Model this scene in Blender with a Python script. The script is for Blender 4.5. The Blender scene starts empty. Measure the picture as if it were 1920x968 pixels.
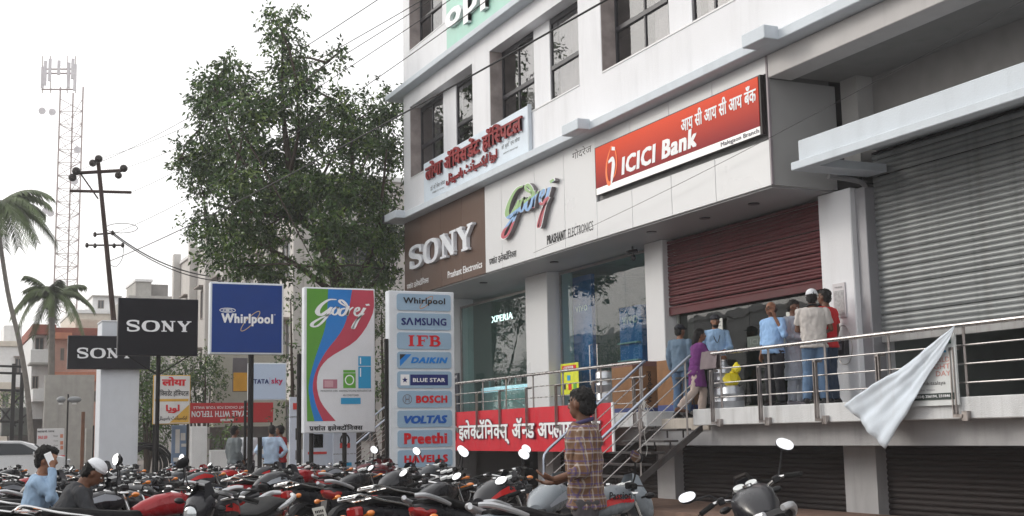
import bpy, bmesh, math, random
import numpy as np
from mathutils import Vector, Matrix, noise
R_=math.radians; PI=math.pi
sc=bpy.context.scene
COL=sc.collection
# ---------------------------------------------------------------- camera
YAW,PIT,ROL=R_(24.81),R_(7.963),R_(-1.078); EYE=1.42
_F=Vector((math.sin(YAW)*math.cos(PIT),math.cos(YAW)*math.cos(PIT),math.sin(PIT)))
_R=Vector((math.cos(YAW),-math.sin(YAW),0)); _U=_R.cross(_F)
_R2=_R*math.cos(ROL)+_U*math.sin(ROL); _U2=_U*math.cos(ROL)-_R*math.sin(ROL)
cd=bpy.data.cameras.new('camera'); cam=bpy.data.objects.new('camera',cd); COL.objects.link(cam)
cd.sensor_width=36; cd.lens=2355/1920*36; cd.clip_start=.1; cd.clip_end=3000
m=Matrix((_R2,_U2,-_F)).transposed().to_4x4(); m.translation=(0,0,EYE); cam.matrix_world=m
sc.camera=cam
# ---------------------------------------------------------------- sky and sun: a bright hazy late-afternoon sky
SUN_AZ,SUN_EL=R_(-52),R_(24)          # azimuth from +Y towards +X
w=bpy.data.worlds.new('World'); sc.world=w; w.use_nodes=True; nt=w.node_tree; N=nt.nodes; L=nt.links
bg=N['Background']; sky=N.new('ShaderNodeTexSky'); sky.sky_type='NISHITA'; sky.sun_disc=False
sky.sun_elevation=SUN_EL; sky.sun_rotation=SUN_AZ; sky.dust_density=6; sky.air_density=1.2; sky.ozone_density=1
hs=N.new('ShaderNodeHueSaturation'); hs.inputs['Saturation'].default_value=.30
mx=N.new('ShaderNodeMix'); mx.data_type='RGBA'; mx.inputs[0].default_value=.62
mx.inputs[7].default_value=(11.3,11.2,11.1,1)
L.new(sky.outputs[0],hs.inputs['Color']); L.new(hs.outputs[0],mx.inputs[6]); L.new(mx.outputs[2],bg.inputs[0])
bg.inputs[1].default_value=.14
sd=bpy.data.lights.new('sun','SUN'); sd.energy=.7; sd.angle=R_(14); sd.color=(1,.93,.82)
so=bpy.data.objects.new('sun',sd); COL.objects.link(so)
sdir=Vector((math.sin(SUN_AZ)*math.cos(SUN_EL),math.cos(SUN_AZ)*math.cos(SUN_EL),math.sin(SUN_EL)))
so.rotation_euler=sdir.to_track_quat('Z','Y').to_euler(); so.location=(-40,40,60)
sc.view_settings.view_transform='Standard'; sc.view_settings.look='None'; sc.view_settings.exposure=.27; sc.cycles.volume_bounces=3; sc.view_settings.gamma=1
rnd=random.Random(7)
# ---------------------------------------------------------------- materials
MATS={}
def M(name,col,rough=.6,metal=0,var=.10,scale=3.,bump=0,bscale=60,spec=.28,coat=0,emit=0,stain=0,sscale=1.5,stain_col=None,trans=0,streak=0):
    if name in MATS: return MATS[name]
    m=bpy.data.materials.new(name); m.use_nodes=True; nt=m.node_tree; N=nt.nodes; L=nt.links
    b=N['Principled BSDF']; c=(*col,1)
    b.inputs['Roughness'].default_value=rough; b.inputs['Metallic'].default_value=metal
    b.inputs['Specular IOR Level'].default_value=spec; b.inputs['Coat Weight'].default_value=coat
    b.inputs['Coat Roughness'].default_value=.08; b.inputs['Base Color'].default_value=c
    tc=N.new('ShaderNodeTexCoord')
    if var:
        n=N.new('ShaderNodeTexNoise'); n.inputs['Scale'].default_value=scale; n.inputs['Detail'].default_value=6
        L.new(tc.outputs['Object'],n.inputs['Vector'])
        mr=N.new('ShaderNodeMapRange'); mr.inputs[1].default_value=.3; mr.inputs[2].default_value=.7
        mr.inputs[3].default_value=1-var; mr.inputs[4].default_value=1+var
        L.new(n.outputs[0],mr.inputs[0])
        vm=N.new('ShaderNodeVectorMath'); vm.operation='SCALE'; vm.inputs[0].default_value=col
        L.new(mr.outputs[0],vm.inputs['Scale']); out=vm.outputs[0]
        if stain:
            n2=N.new('ShaderNodeTexNoise'); n2.inputs['Scale'].default_value=sscale; n2.inputs['Detail'].default_value=8; n2.inputs['Roughness'].default_value=.7
            mp=N.new('ShaderNodeMapping'); mp.inputs['Scale'].default_value=(2.2,2.2,.22)
            L.new(tc.outputs['Object'],mp.inputs[0]); L.new(mp.outputs[0],n2.inputs['Vector'])
            r2=N.new('ShaderNodeMapRange'); r2.inputs[1].default_value=.52; r2.inputs[2].default_value=.75; r2.inputs[3].default_value=0; r2.inputs[4].default_value=stain
            L.new(n2.outputs[0],r2.inputs[0])
            k=N.new('ShaderNodeMix'); k.data_type='RGBA'; L.new(r2.outputs[0],k.inputs[0]); L.new(out,k.inputs[6])
            k.inputs[7].default_value=(*(stain_col or tuple(v*.45 for v in col)),1); out=k.outputs[2]
        if streak:
            n4=N.new('ShaderNodeTexNoise'); n4.inputs['Scale'].default_value=1; n4.inputs['Detail'].default_value=5; n4.inputs['Roughness'].default_value=.65
            m4=N.new('ShaderNodeMapping'); m4.inputs['Scale'].default_value=(2.6,2.6,.5); L.new(tc.outputs['Object'],m4.inputs[0]); L.new(m4.outputs[0],n4.inputs['Vector'])
            r4=N.new('ShaderNodeMapRange'); r4.inputs[1].default_value=.50; r4.inputs[2].default_value=.78; r4.inputs[3].default_value=0; r4.inputs[4].default_value=streak; L.new(n4.outputs[0],r4.inputs[0])
            k4=N.new('ShaderNodeMix'); k4.data_type='RGBA'; L.new(r4.outputs[0],k4.inputs[0]); L.new(out,k4.inputs[6]); k4.inputs[7].default_value=(*tuple(v*.42 for v in col),1); out=k4.outputs[2]
        L.new(out,b.inputs['Base Color'])
        r3=N.new('ShaderNodeMapRange'); r3.inputs[1].default_value=.3; r3.inputs[2].default_value=.7
        r3.inputs[3].default_value=max(.02,rough-.07); r3.inputs[4].default_value=min(1,rough+.07)
        L.new(n.outputs[0],r3.inputs[0]); L.new(r3.outputs[0],b.inputs['Roughness'])
    if bump:
        nb=N.new('ShaderNodeTexNoise'); nb.inputs['Scale'].default_value=bscale; nb.inputs['Detail'].default_value=5
        L.new(tc.outputs['Object'],nb.inputs['Vector']); bp=N.new('ShaderNodeBump'); bp.inputs['Strength'].default_value=bump; bp.inputs['Distance'].default_value=.02
        L.new(nb.outputs[0],bp.inputs['Height']); L.new(bp.outputs[0],b.inputs['Normal'])
    if emit:
        b.inputs['Emission Color'].default_value=c; b.inputs['Emission Strength'].default_value=emit
    MATS[name]=m; return m
def glass(name,tint=(.9,.95,.93),ior=1.5,rough=.0,refl=1.0):
    if name in MATS: return MATS[name]
    m=bpy.data.materials.new(name); m.use_nodes=True; nt=m.node_tree; N=nt.nodes; L=nt.links; N.remove(N['Principled BSDF'])
    t=N.new('ShaderNodeBsdfTransparent'); t.inputs[0].default_value=(*tint,1)
    g=N.new('ShaderNodeBsdfGlossy'); g.inputs['Roughness'].default_value=rough; g.inputs[0].default_value=(refl,refl,refl,1)
    f=N.new('ShaderNodeFresnel'); f.inputs[0].default_value=ior; x=N.new('ShaderNodeMixShader')
    tc=N.new('ShaderNodeTexCoord'); nn=N.new('ShaderNodeTexNoise'); nn.inputs['Scale'].default_value=1.3; bp=N.new('ShaderNodeBump'); bp.inputs['Strength'].default_value=.12; bp.inputs['Distance'].default_value=.03
    L.new(tc.outputs['Object'],nn.inputs['Vector']); L.new(nn.outputs[0],bp.inputs['Height']); L.new(bp.outputs[0],g.inputs['Normal'])
    ge=N.new('ShaderNodeNewGeometry'); iv=N.new('ShaderNodeMath'); iv.operation='SUBTRACT'; iv.inputs[0].default_value=1; L.new(ge.outputs['Backfacing'],iv.inputs[1]); mu=N.new('ShaderNodeMath'); mu.operation='MULTIPLY'; L.new(f.outputs[0],mu.inputs[0]); L.new(iv.outputs[0],mu.inputs[1])
    L.new(mu.outputs[0],x.inputs[0]); L.new(t.outputs[0],x.inputs[1]); L.new(g.outputs[0],x.inputs[2]); L.new(x.outputs[0],N['Material Output'].inputs[0])
    MATS[name]=m; return m
# ---------------------------------------------------------------- mesh builder
class MB:
    def __init__(s): s.v=[]; s.f=[]; s.mi=[]; s.cur=0
    def add(s,vs,fs):
        o=len(s.v); s.v+= [tuple(v) for v in vs]; s.f+=[tuple(i+o for i in f) for f in fs]; s.mi+=[s.cur]*len(fs); return s
    def box(s,x0,x1,y0,y1,z0,z1,rot=None):
        vs=[(x,y,z) for z in (z0,z1) for y in (y0,y1) for x in (x0,x1)]
        if rot: vs=[rot@Vector(v) for v in vs]
        return s.add(vs,[(0,2,3,1),(4,5,7,6),(0,1,5,4),(2,6,7,3),(0,4,6,2),(1,3,7,5)])
    def bbox(s,x0,x1,y0,y1,z0,z1,b=.01):
        """box with chamfered edges"""
        X=(x0,x1);Y=(y0,y1);Z=(z0,z1); vs=[];idx={}
        for i in (0,1):
            for j in (0,1):
                for k in (0,1):
                    sx,sy,sz=1-2*i,1-2*j,1-2*k; x,y,z=X[i],Y[j],Z[k]
                    idx[i,j,k]=len(vs); vs+=[(x,y+sy*b,z+sz*b),(x+sx*b,y,z+sz*b),(x+sx*b,y+sy*b,z)]
        fs=[]
        def q(ax,val):
            o=[a for a in (0,1,2) if a!=ax]; r=[]
            for p,qq in ((0,0),(1,0),(1,1),(0,1)):
                key=[0,0,0]; key[ax]=val; key[o[0]]=p; key[o[1]]=qq; r.append(idx[tuple(key)]+ax)
            if (val==1)!=(ax==1): pass
            else: r=r[::-1]
            return tuple(r)
        for ax in range(3):
            for val in (0,1): fs.append(q(ax,val))
        for ax in range(3):
            o=[a for a in (0,1,2) if a!=ax]
            for p in (0,1):
                for qq in (0,1):
                    k0=[0,0,0];k0[o[0]]=p;k0[o[1]]=qq;k1=list(k0);k1[ax]=1
                    a,b_=idx[tuple(k0)],idx[tuple(k1)]; fs.append((a+o[0],b_+o[0],b_+o[1],a+o[1]))
        for k,a in idx.items(): fs.append((a,a+1,a+2))
        return s.add(vs,fs)
    def frame(s,d):
        d=Vector(d).normalized(); a=Vector((0,0,1)) if abs(d.z)<.9 else Vector((1,0,0)); u=d.cross(a).normalized(); return u,u.cross(d)
    def cyl(s,p0,p1,r0,r1=None,n=10,caps=True):
        r1=r0 if r1 is None else r1; p0,p1=Vector(p0),Vector(p1); u,v=s.frame(p1-p0); vs=[];fs=[]
        for p,r in ((p0,r0),(p1,r1)):
            for i in range(n):
                a=2*PI*i/n; vs.append(p+(u*math.cos(a)+v*math.sin(a))*r)
        for i in range(n): j=(i+1)%n; fs.append((i,n+i,n+j,j))
        if caps: fs.append(tuple(range(n))); fs.append(tuple(range(2*n-1,n-1,-1)))
        return s.add(vs,fs)
    def tube(s,pts,r,n=8,caps=True,smooth=0,closed=False):
        pts=[Vector(p) for p in pts]
        if smooth: pts=catmull(pts,smooth)
        rs=r if isinstance(r,(list,tuple)) else [r]*len(pts)
        if len(rs)!=len(pts): rs=[rs[min(len(rs)-1,int(i*len(rs)/len(pts)))] if False else np.interp(i/(len(pts)-1),np.linspace(0,1,len(rs)),rs) for i in range(len(pts))]
        vs=[];fs=[];u=None
        for k,p in enumerate(pts):
            t=(pts[min(k+1,len(pts)-1)]-pts[max(k-1,0)])
            if closed: t=pts[(k+1)%len(pts)]-pts[k-1]
            t.normalize()
            if u is None: u,v=s.frame(t)
            else:
                u=(u-t*u.dot(t)); 
                if u.length<1e-6: u,v=s.frame(t)
                u.normalize()
            v=t.cross(u)
            for i in range(n):
                a=2*PI*i/n; vs.append(p+(u*math.cos(a)+v*math.sin(a))*rs[k])
        K=len(pts)
        for k in range(K if closed else K-1):
            k2=(k+1)%K
            for i in range(n): j=(i+1)%n; fs.append((k*n+i,k*n+j,k2*n+j,k2*n+i))
        if caps and not closed: fs.append(tuple(range(n-1,-1,-1))); fs.append(tuple(range((K-1)*n,K*n)))
        return s.add(vs,fs)
    def loft(s,rings,caps=True,closed=True):
        n=len(rings[0]); vs=[v for r in rings for v in r]; fs=[]
        for k in range(len(rings)-1):
            for i in range(n if closed else n-1):
                j=(i+1)%n; fs.append((k*n+i,k*n+j,(k+1)*n+j,(k+1)*n+i))
        if caps and closed: fs.append(tuple(range(n-1,-1,-1))); fs.append(tuple(range((len(rings)-1)*n,len(rings)*n)))
        return s.add(vs,fs)
    def prism(s,pts,fn,d0,d1):
        """2D polygon pts mapped by fn(u,v,d)->3D between depths d0,d1"""
        n=len(pts); vs=[fn(u,v,d0) for u,v in pts]+[fn(u,v,d1) for u,v in pts]
        fs=[tuple(range(n)),tuple(range(2*n-1,n-1,-1))]+[(i,n+i,n+(i+1)%n,(i+1)%n) for i in range(n)]
        return s.add(vs,fs)
    def ell(s,c,r,n=12,m=8,rot=None):
        vs=[];fs=[];c=Vector(c)
        for i in range(1,m):
            th=PI*i/m
            for j in range(n):
                ph=2*PI*j/n; v=Vector((r[0]*math.sin(th)*math.cos(ph),r[1]*math.sin(th)*math.sin(ph),r[2]*math.cos(th)))
                vs.append(c+(rot@v if rot else v))
        t=Vector((0,0,r[2])); 
        if rot: t=rot@t
        vs+=[c+t,c-t]; T=len(vs)-2
        for i in range(m-2):
            for j in range(n): k=(j+1)%n; fs.append((i*n+j,(i+1)*n+j,(i+1)*n+k,i*n+k))
        for j in range(n): k=(j+1)%n; fs.append((T,j,k)); fs.append((T+1,(m-2)*n+k,(m-2)*n+j))
        return s.add(vs,fs)
    def torus(s,c,ax,R,r,n=28,m=8,sx=1.0):
        c=Vector(c); ax=Vector(ax).normalized(); u,v=s.frame(ax); vs=[];fs=[]
        for i in range(n):
            a=2*PI*i/n; d=u*math.cos(a)+v*math.sin(a)
            for j in range(m):
                b=2*PI*j/m; vs.append(c+d*(R+r*math.cos(b))+ax*(r*sx*math.sin(b)))
        for i in range(n):
            for j in range(m): i2=(i+1)%n;j2=(j+1)%m; fs.append((i*m+j,i2*m+j,i2*m+j2,i*m+j2))
        return s.add(vs,fs)
def catmull(P,n):
    P=[Vector(p) for p in P]; out=[]
    for i in range(len(P)-1):
        a=P[max(i-1,0)];b=P[i];c=P[i+1];d=P[min(i+2,len(P)-1)]
        for k in range(n):
            t=k/n; out.append(.5*((2*b)+(c-a)*t+(2*a-5*b+4*c-d)*t*t+(3*b-3*c+d-a)*t**3))
    out.append(P[-1]); return out
def mesh(mb,name,smooth=False,fix=True):
    me=bpy.data.meshes.new(name); me.from_pydata([tuple(v) for v in mb.v],[],mb.f)
    if any(mb.mi): me.polygons.foreach_set('material_index',mb.mi)
    if fix and len(mb.f)<60000:
        b=bmesh.new(); b.from_mesh(me); bmesh.ops.recalc_face_normals(b,faces=b.faces); b.to_mesh(me); b.free()
    if smooth:
        me.polygons.foreach_set('use_smooth',[True]*len(me.polygons)); me.set_sharp_from_angle(angle=R_(smooth if smooth is not True else 40))
    me.update(); return me
def tag(o,label=None,cat=None,group=None,kind=None):
    if label: o['label']=label
    if cat: o['category']=cat
    if group: o['group']=group
    if kind: o['kind']=kind
    return o
def T(name,label,cat,loc=(0,0,0),rz=0,group=None,kind=None):
    o=bpy.data.objects.new(name,None); COL.objects.link(o); o.location=loc; o.rotation_euler=(0,0,rz); o.empty_display_size=.2
    return tag(o,label,cat,group,kind)
def P(parent,name,mb,mat,smooth=False,world=False,label=None,kind=None,fix=True):
    """part: mb (or mesh) in the parent's local frame, or in world coordinates when world=True"""
    me=mb if isinstance(mb,bpy.types.Mesh) else mesh(mb,name,smooth,fix)
    for x in (mat if isinstance(mat,(list,tuple)) else [mat]):
        if x and (isinstance(mb,MB) or len(me.materials)==0 or isinstance(mat,(list,tuple))): me.materials.append(x)
    o=bpy.data.objects.new(name,me); COL.objects.link(o)
    if parent is not None:
        o.parent=parent
        if world:
            r=parent
            off=Vector((0,0,0))
            while r is not None: off+=r.location; r=r.parent
            o.location=-off
    if label: o['label']=label
    if kind: o['kind']=kind
    return o
def S(name,mb,mat,kind='structure',smooth=False,label=None): 
    o=P(None,name,mb,mat,smooth); o['kind']=kind
    if label: o['label']=label
    return o
def dup(root,loc=None,rz=None,label=None,group=None):
    r=root.copy(); COL.objects.link(r)
    if loc is not None: r.location=loc
    if rz is not None: r.rotation_euler=(0,0,rz)
    if label: r['label']=label
    if group: r['group']=group
    for ch in root.children:
        c=ch.copy(); COL.objects.link(c); c.parent=r
        for g in ch.children:
            d=g.copy(); COL.objects.link(d); d.parent=c
    return r
# ---------------------------------------------------------------- lettering
def _thick(v,fs,b):
    if b<=.008: return v,fs
    V=[];F=[];n=len(v)
    for k,(dx,dy) in enumerate(((0,0),(1,.6),(-1,.6),(1,-.6),(-1,-.6))):
        c=v.copy(); c[:,0]+=dx*b; c[:,1]+=dy*b; c[:,2]+=k*.0012; V.append(c); F+=[tuple(i+k*n for i in f) for f in fs]
    return np.vstack(V),F
def _glyphs(txt,bold=0,ext=0,res=2,sp=None):
    global _SP; _SP=sp or (1.0+bold*2.2 if txt.isascii() and len(txt)>1 else 1.0)
    v,f=_glyphs0(txt,min(bold,0),ext,res); return _thick(v,f,bold)
def _glyphs0(txt,bold=0,ext=0,res=2):
    c=bpy.data.curves.new('txt','FONT'); c.body=txt; c.offset=bold; c.space_character=_SP; c.extrude=ext; c.resolution_u=res
    o=bpy.data.objects.new('txt',c); COL.objects.link(o); dg=bpy.context.evaluated_depsgraph_get(); dg.update()
    me=bpy.data.meshes.new_from_object(o.evaluated_get(dg)); v=np.zeros(len(me.vertices)*3); me.vertices.foreach_get('co',v)
    fs=[tuple(p.vertices) for p in me.polygons]; bpy.data.objects.remove(o); bpy.data.curves.remove(c); bpy.data.meshes.remove(me)
    return v.reshape(-1,3),fs
def _clip(v,fs,x):
    b=bmesh.new(); vs=[b.verts.new(p) for p in v]
    for f in fs:
        try: b.faces.new([vs[i] for i in f])
        except ValueError: pass
    bmesh.ops.bisect_plane(b,geom=b.verts[:]+b.edges[:]+b.faces[:],plane_co=(x,0,0),plane_no=(1,0,0),clear_outer=True)
    b.verts.index_update(); V=np.array([p.co[:] for p in b.verts]); F=[tuple(q.index for q in f.verts) for f in b.faces]; b.free(); return V,F
def deva(tokens,bold=.02,ext=0):
    """Devanagari set glyph by glyph: '~' after a run = half form, '^' = run carries a rakar stroke"""
    V=[];F=[];x=0;n=0
    for t in tokens:
        if t==' ': x+=.28; continue
        half=t.endswith('~'); rak=t.endswith('^'); s=t.rstrip('~^')
        v,f=_glyphs(s,bold,ext)
        if len(v)==0: continue
        a,b=v[:,0].min(),v[:,0].max()
        if half: v,f=_clip(v,f,a+(b-a)*.70); b=v[:,0].max()
        if s[0] in 'ािीॉंॅ': a0=a+ .0
        else: a0=a
        v=v.copy(); v[:,0]+=x-a0
        if rak:
            w=b-a; q=np.array([[x+w*.26,.06,0],[x+w*.74,.27,0],[x+w*.74,.17,0],[x+w*.30,-.04,0]]); q[:,2]=v[:,2].max()+.001 if len(v) else 0
            if s=='ट': q=np.array([[x+w*.2,-.1,0],[x+w*.5,.06,0],[x+w*.8,-.1,0],[x+w*.74,-.16,0],[x+w*.5,-.02,0],[x+w*.26,-.16,0]]); q[:,2]=v[:,2].max()+.001
            v=np.vstack([v,q]); f=f+[tuple(range(len(v)-len(q),len(v)))]
        F+=[tuple(i+n for i in g) for g in f]; V.append(v); n+=len(v); x+=(.25 if s=='ि' else (b-a)-.012)
    return np.vstack(V),F
def latin(txt,bold=.015,ext=0,space=1): return _glyphs(txt,bold,ext)
def stroke2(paths,widths,n=6,closed=False):
    """flat pen strokes; each sits a hair above the one before"""
    V=[];F=[];k=0
    for pi,(p,wd) in enumerate(zip(paths,widths)):
        pts=catmull([Vector((a,b,0)) for a,b in p],n) if len(p)>2 and n>1 else [Vector((a,b,0)) for a,b in p]
        m_=len(pts); ws=wd if isinstance(wd,(list,tuple)) else [wd]
        ws=[float(np.interp(i/(m_-1),np.linspace(0,1,len(ws)),ws)) for i in range(m_)] if m_>1 else ws
        for i,q in enumerate(pts):
            t=(pts[min(i+1,m_-1)]-pts[max(i-1,0)]).normalized(); nn=Vector((-t.y,t.x,0))*ws[i]/2
            V+=[tuple(q+nn+Vector((0,0,pi*.002))),tuple(q-nn+Vector((0,0,pi*.002)))]
        for i in range(m_-1): a=k+2*i; F.append((a,a+1,a+3,a+2))
        k+=2*m_
    return np.array(V),F
def solid(V,F,d):
    """give flat lettering a thickness d (front face keeps z, back at -d)"""
    V=np.array(V); n=len(V); B=V.copy(); B[:,2]-=d; from collections import Counter
    cnt={}
    for f in F:
        for i in range(len(f)):
            a,b=f[i],f[(i+1)%len(f)]; cnt[(a,b)]=cnt.get((a,b),0)+1
    side=[(a,b,b+n,a+n) for (a,b) in cnt if (b,a) not in cnt]
    return np.vstack([V,B]),F+[tuple(i+n for i in f[::-1]) for f in F]+side
def fit(V,w,h,shear=0):
    V=np.array(V,float); V[:,0]+=V[:,1]*shear
    lo=V.min(0);hi=V.max(0); V[:,0]=(V[:,0]-lo[0])/(hi[0]-lo[0])*w; V[:,1]=(V[:,1]-lo[1])/max(1e-6,hi[1]-lo[1])*h
    return V
def letters(parent,VF,w,h,origin,right,up,mat,name='lettering',shear=0,depth=0,lift=.004,zs=1,label=None):
    """place flat or raised lettering: box w x h with lower-left corner at origin (parent-local), axes right/up"""
    V,F=VF; V=fit(V,w,h,shear); r=Vector(right);u=Vector(up);nn=r.cross(u); V[:,2]-=V[:,2].min(); V[:,2]*=zs
    if depth: V,F=solid(V,F,depth); V[:,2]+=depth
    o=Vector(origin); mb=MB(); mb.v=[tuple(o+r*a+u*b+nn*(c+lift)) for a,b,c in V]; mb.f=list(F); mb.mi=[0]*len(F)
    return P(parent,name,mb,mat,fix=False,label=label)
FX=((0,-1,0),(0,0,1))    # facade facing -X : text runs towards -Y
FY=((1,0,0),(0,0,1))     # sign facing -Y : text runs towards +X
SLAB={ # slab-serif capitals in a 1x1 box
'S':([[(.86,.66),(.80,.90),(.50,.97),(.2,.9),(.13,.70),(.3,.57),(.66,.46),(.86,.3),(.80,.1),(.5,.03),(.2,.08),(.13,.34)],[(.87,.98),(.87,.64)],[(.12,.36),(.12,.02)]],[[.10,.16,.13,.17,.22,.24,.22,.17,.13,.16,.10],.08,.08]),
'O':([[(.5,.96),(.18,.85),(.07,.5),(.18,.15),(.5,.04),(.82,.15),(.93,.5),(.82,.85),(.5,.96)]],[[.10,.2,.27,.2,.10,.2,.27,.2,.10]]),
'N':([[(.2,.02),(.2,.98)],[(.8,.02),(.8,.98)],[(.14,.95),(.8,.08)],[(.02,.05),(.40,.05)],[(.0,.95),(.34,.95)],[(.62,.95),(1,.95)]],[.12,.12,.25,.09,.09,.09]),
'Y':([[(.14,.95),(.5,.46)],[(.86,.95),(.5,.46)],[(.5,.52),(.5,.05)],[(0,.95),(.36,.95)],[(.66,.95),(1,.95)],[(.3,.05),(.7,.05)]],[.24,.13,.24,.09,.09,.09]),
'I':([[(.5,.03),(.5,.97)],[(.1,.06),(.9,.06)],[(.1,.94),(.9,.94)]],[.44,.11,.11]),
'F':([[(.3,.03),(.3,.97)],[(.02,.06),(.6,.06)],[(.02,.94),(.97,.94)],[(.93,.98),(.93,.66)],[(.3,.52),(.68,.52)],[(.68,.66),(.68,.38)]],[.28,.11,.11,.09,.1,.07]),
'B':([[(.25,.03),(.25,.97)],[(.02,.06),(.3,.06)],[(.02,.94),(.3,.94)],[(.25,.94),(.62,.93),(.78,.74),(.62,.54),(.25,.52)],[(.25,.50),(.66,.49),(.86,.29),(.66,.07),(.25,.06)]],[.28,.11,.11,[.09,.16,.26,.16,.08],[.08,.16,.28,.16,.1]]),
}
def slab(word,gap=.13,wd=None):
    V=[];F=[];x=0;n=0;wd=wd or {}
    for ch in word:
        p,wds=SLAB[ch]; sx=wd.get(ch,1.0)
        v,f=stroke2(p,wds,6 if ch in 'SOB' else 1); v[:,0]*=sx; v[:,0]+=x
        V.append(v);F+=[tuple(i+n for i in g) for g in f];n+=len(v);x+=sx+gap
    return np.vstack(V),F
def script_godrej():
    s=lambda L:[((x-730)/400,(490-y)/200) for x,y in L]
    p=[s([(905,293),(850,296),(795,335),(770,380),(795,402),(850,365),(868,345)]),
       s([(868,345),(830,420),(775,475),(735,480),(738,458),(790,425),(850,398),(885,370)]),
       s([(905,345),(882,362),(876,388),(893,398),(915,378),(918,352),(905,345),(925,352)]),
       s([(965,352),(935,362),(925,392),(945,402),(975,370),(975,330),(945,298),(925,300),(935,318),(985,345)]),
       s([(985,335),(982,372),(978,402),(995,365),(1022,342)]),
       s([(1035,375),(1062,362),(1062,345),(1042,352),(1032,385),(1050,402),(1085,378)]),
       s([(1105,345),(1082,385),(1050,440),(1025,488),(1018,478),(1045,432),(1100,385)]),
       s([(1122,318),(1128,330)])]
    return stroke2(p,[[.03,.06,.09,.07,.04],[.05,.05,.05,.07,.05,.04,.03],.045,[.05,.05,.05,.055,.05,.03],[.06,.05,.03],.042,[.06,.05,.06,.04,.025],.07],5)
# ================================================================ materials of the place
plaster=M('white_plaster',(.71,.72,.75),.75,var=.035,scale=.7,stain=.30,sscale=.9,stain_col=(.50,.50,.51),bump=.25,bscale=45,streak=.16)
plaster2=M('ledge_paint',(.55,.60,.65),.7,var=.04,scale=1.2,stain=.14,sscale=1.4,stain_col=(.5,.53,.57),bump=.2,bscale=40,streak=.2)
plgrey=M('grey_plaster',(.38,.37,.36),.8,var=.07,scale=.8,stain=.3,sscale=.7,stain_col=(.30,.29,.28),bump=.3,bscale=50)
concrete=M('slab_paint',(.58,.59,.60),.8,streak=.5,var=.08,scale=2,stain=.5,sscale=2.2,stain_col=(.30,.29,.28),bump=.4,bscale=60)
beamgrey=M('beam_paint',(.38,.38,.39),.8,streak=.4,var=.08,scale=2,stain=.3,sscale=2,bump=.3)
panelw=M('white_composite_panel',(.62,.63,.645),.32,var=.02,scale=.5,spec=.5)
panelb=M('brown_composite_panel',(.105,.062,.045),.35,var=.06,scale=.7)
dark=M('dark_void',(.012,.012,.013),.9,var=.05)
framem=M('black_aluminium',(.018,.018,.024),.35,var=.05,spec=.5)
steel=M('stainless_steel',(.55,.53,.52),.28,metal=1,var=.08,scale=6)
steeld=M('brushed_steel_post',(.36,.33,.32),.35,metal=1,var=.12,scale=8)
ironm=M('dark_iron',(.014,.013,.013),.65,var=.2,scale=6,spec=.25)
stone=M('brown_stone_cladding',(.30,.26,.25),.35,var=.25,scale=3.5)
gl=glass('shop_glass',(.72,.86,.84),1.6); gl2=glass('window_glass',(.62,.62,.64),2.3)
curt=M('curtain_cloth',(.78,.75,.72),.9,var=.08,scale=5)
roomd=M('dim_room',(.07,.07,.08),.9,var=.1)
# ================================================================ ground
random.seed(3)
g=MB(); n=70
xs=list(np.concatenate([np.linspace(-160,-30,8)[:-1],np.linspace(-30,30,31),np.linspace(30,200,8)[1:]])); ys=list(np.concatenate([np.linspace(-60,-6,6)[:-1],np.linspace(-6,110,59),np.linspace(110,305,8)[1:]]))
for y in ys:
    for x in xs:
        z=0.0 if (abs(x)>40 or y>120 or y<-6) else .03*noise.noise(Vector((x*.15,y*.15,0)))
        g.v.append((x,y,z))
nx=len(xs)
for j in range(len(ys)-1):
    for i in range(nx-1): a=j*nx+i; g.f.append((a,a+1,a+nx+1,a+nx)); g.mi.append(0)
gm=M('dusty_ground',(.17,.15,.135),.95,var=.25,scale=.6,stain=.5,sscale=3,stain_col=(.09,.08,.075),bump=.6,bscale=30)
S('ground',g,gm,fix=None) if False else S('ground',g,gm)
road=MB(); road.add([(-13,-40,.045),(1.2,-40,.045),(1.2,140,.045),(-13,140,.045)],[(0,1,2,3)])
S('road',road,M('asphalt',(.06,.06,.062),.9,var=.2,scale=3,bump=.5,bscale=80))
kb=MB(); kb.box(11.1,13.2,4,33.2,-.05,.10); S('pavement',kb,M('red_brown_paving',(.20,.13,.10),.9,var=.25,scale=4,bump=.4))
# ================================================================ the shop building
BY0,BY1=3.0,33.2
B=T('shop_building','white three storey shopping building with raised shopfronts, stone window bays and rolling shutters','building',(12,18,0))
def bp(name,mb,mat,parent=B,**k): return P(parent,name,mb,mat,world=True,**k)
OPEN=[(28.13,32.68),(22.44,27.06),(16.8,21.48),(11.1,15.75),(5.4,10.05)]
wall=MB(); X0,X1=12.0,12.42
def strip(z0,z1): wall.box(X0,X1,BY0,BY1,z0,z1)
strip(7.552,8.57); strip(10.65,11.10); strip(11.26,12.27)
wall.box(X0,X1,BY0,BY1,14.3,16.5)
for z0,z1 in ((8.57,10.65),(12.27,14.3)):
    e=[BY1]
    for a,b in OPEN: e+= [b,a]
    e.append(BY0)
    for i in range(0,len(e),2): wall.box(X0,X1,e[i+1],e[i],z0,z1)
bp('wall',wall,plaster)
lg=MB(); lg.bbox(11.68,12.6,BY0,BY1+.05,7.382,7.55,.012); bp('ledge',lg,plaster2)
for a,b in ((32.32,33.45),(21.48,22.19),(15.30,15.90)):
    q=MB(); q.bbox(11.42,11.70,a,b,7.385,7.60,.012); bp('ledge_block',q,plaster2)
q=MB(); q.bbox(11.42,12.3,33.22,33.45,7.385,7.60,.012); bp('ledge_block',q,plaster2)
lg=MB(); lg.bbox(11.70,12.5,BY0,BY1+.75,11.10,11.26,.012); bp('cornice',lg,plaster2)
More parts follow.
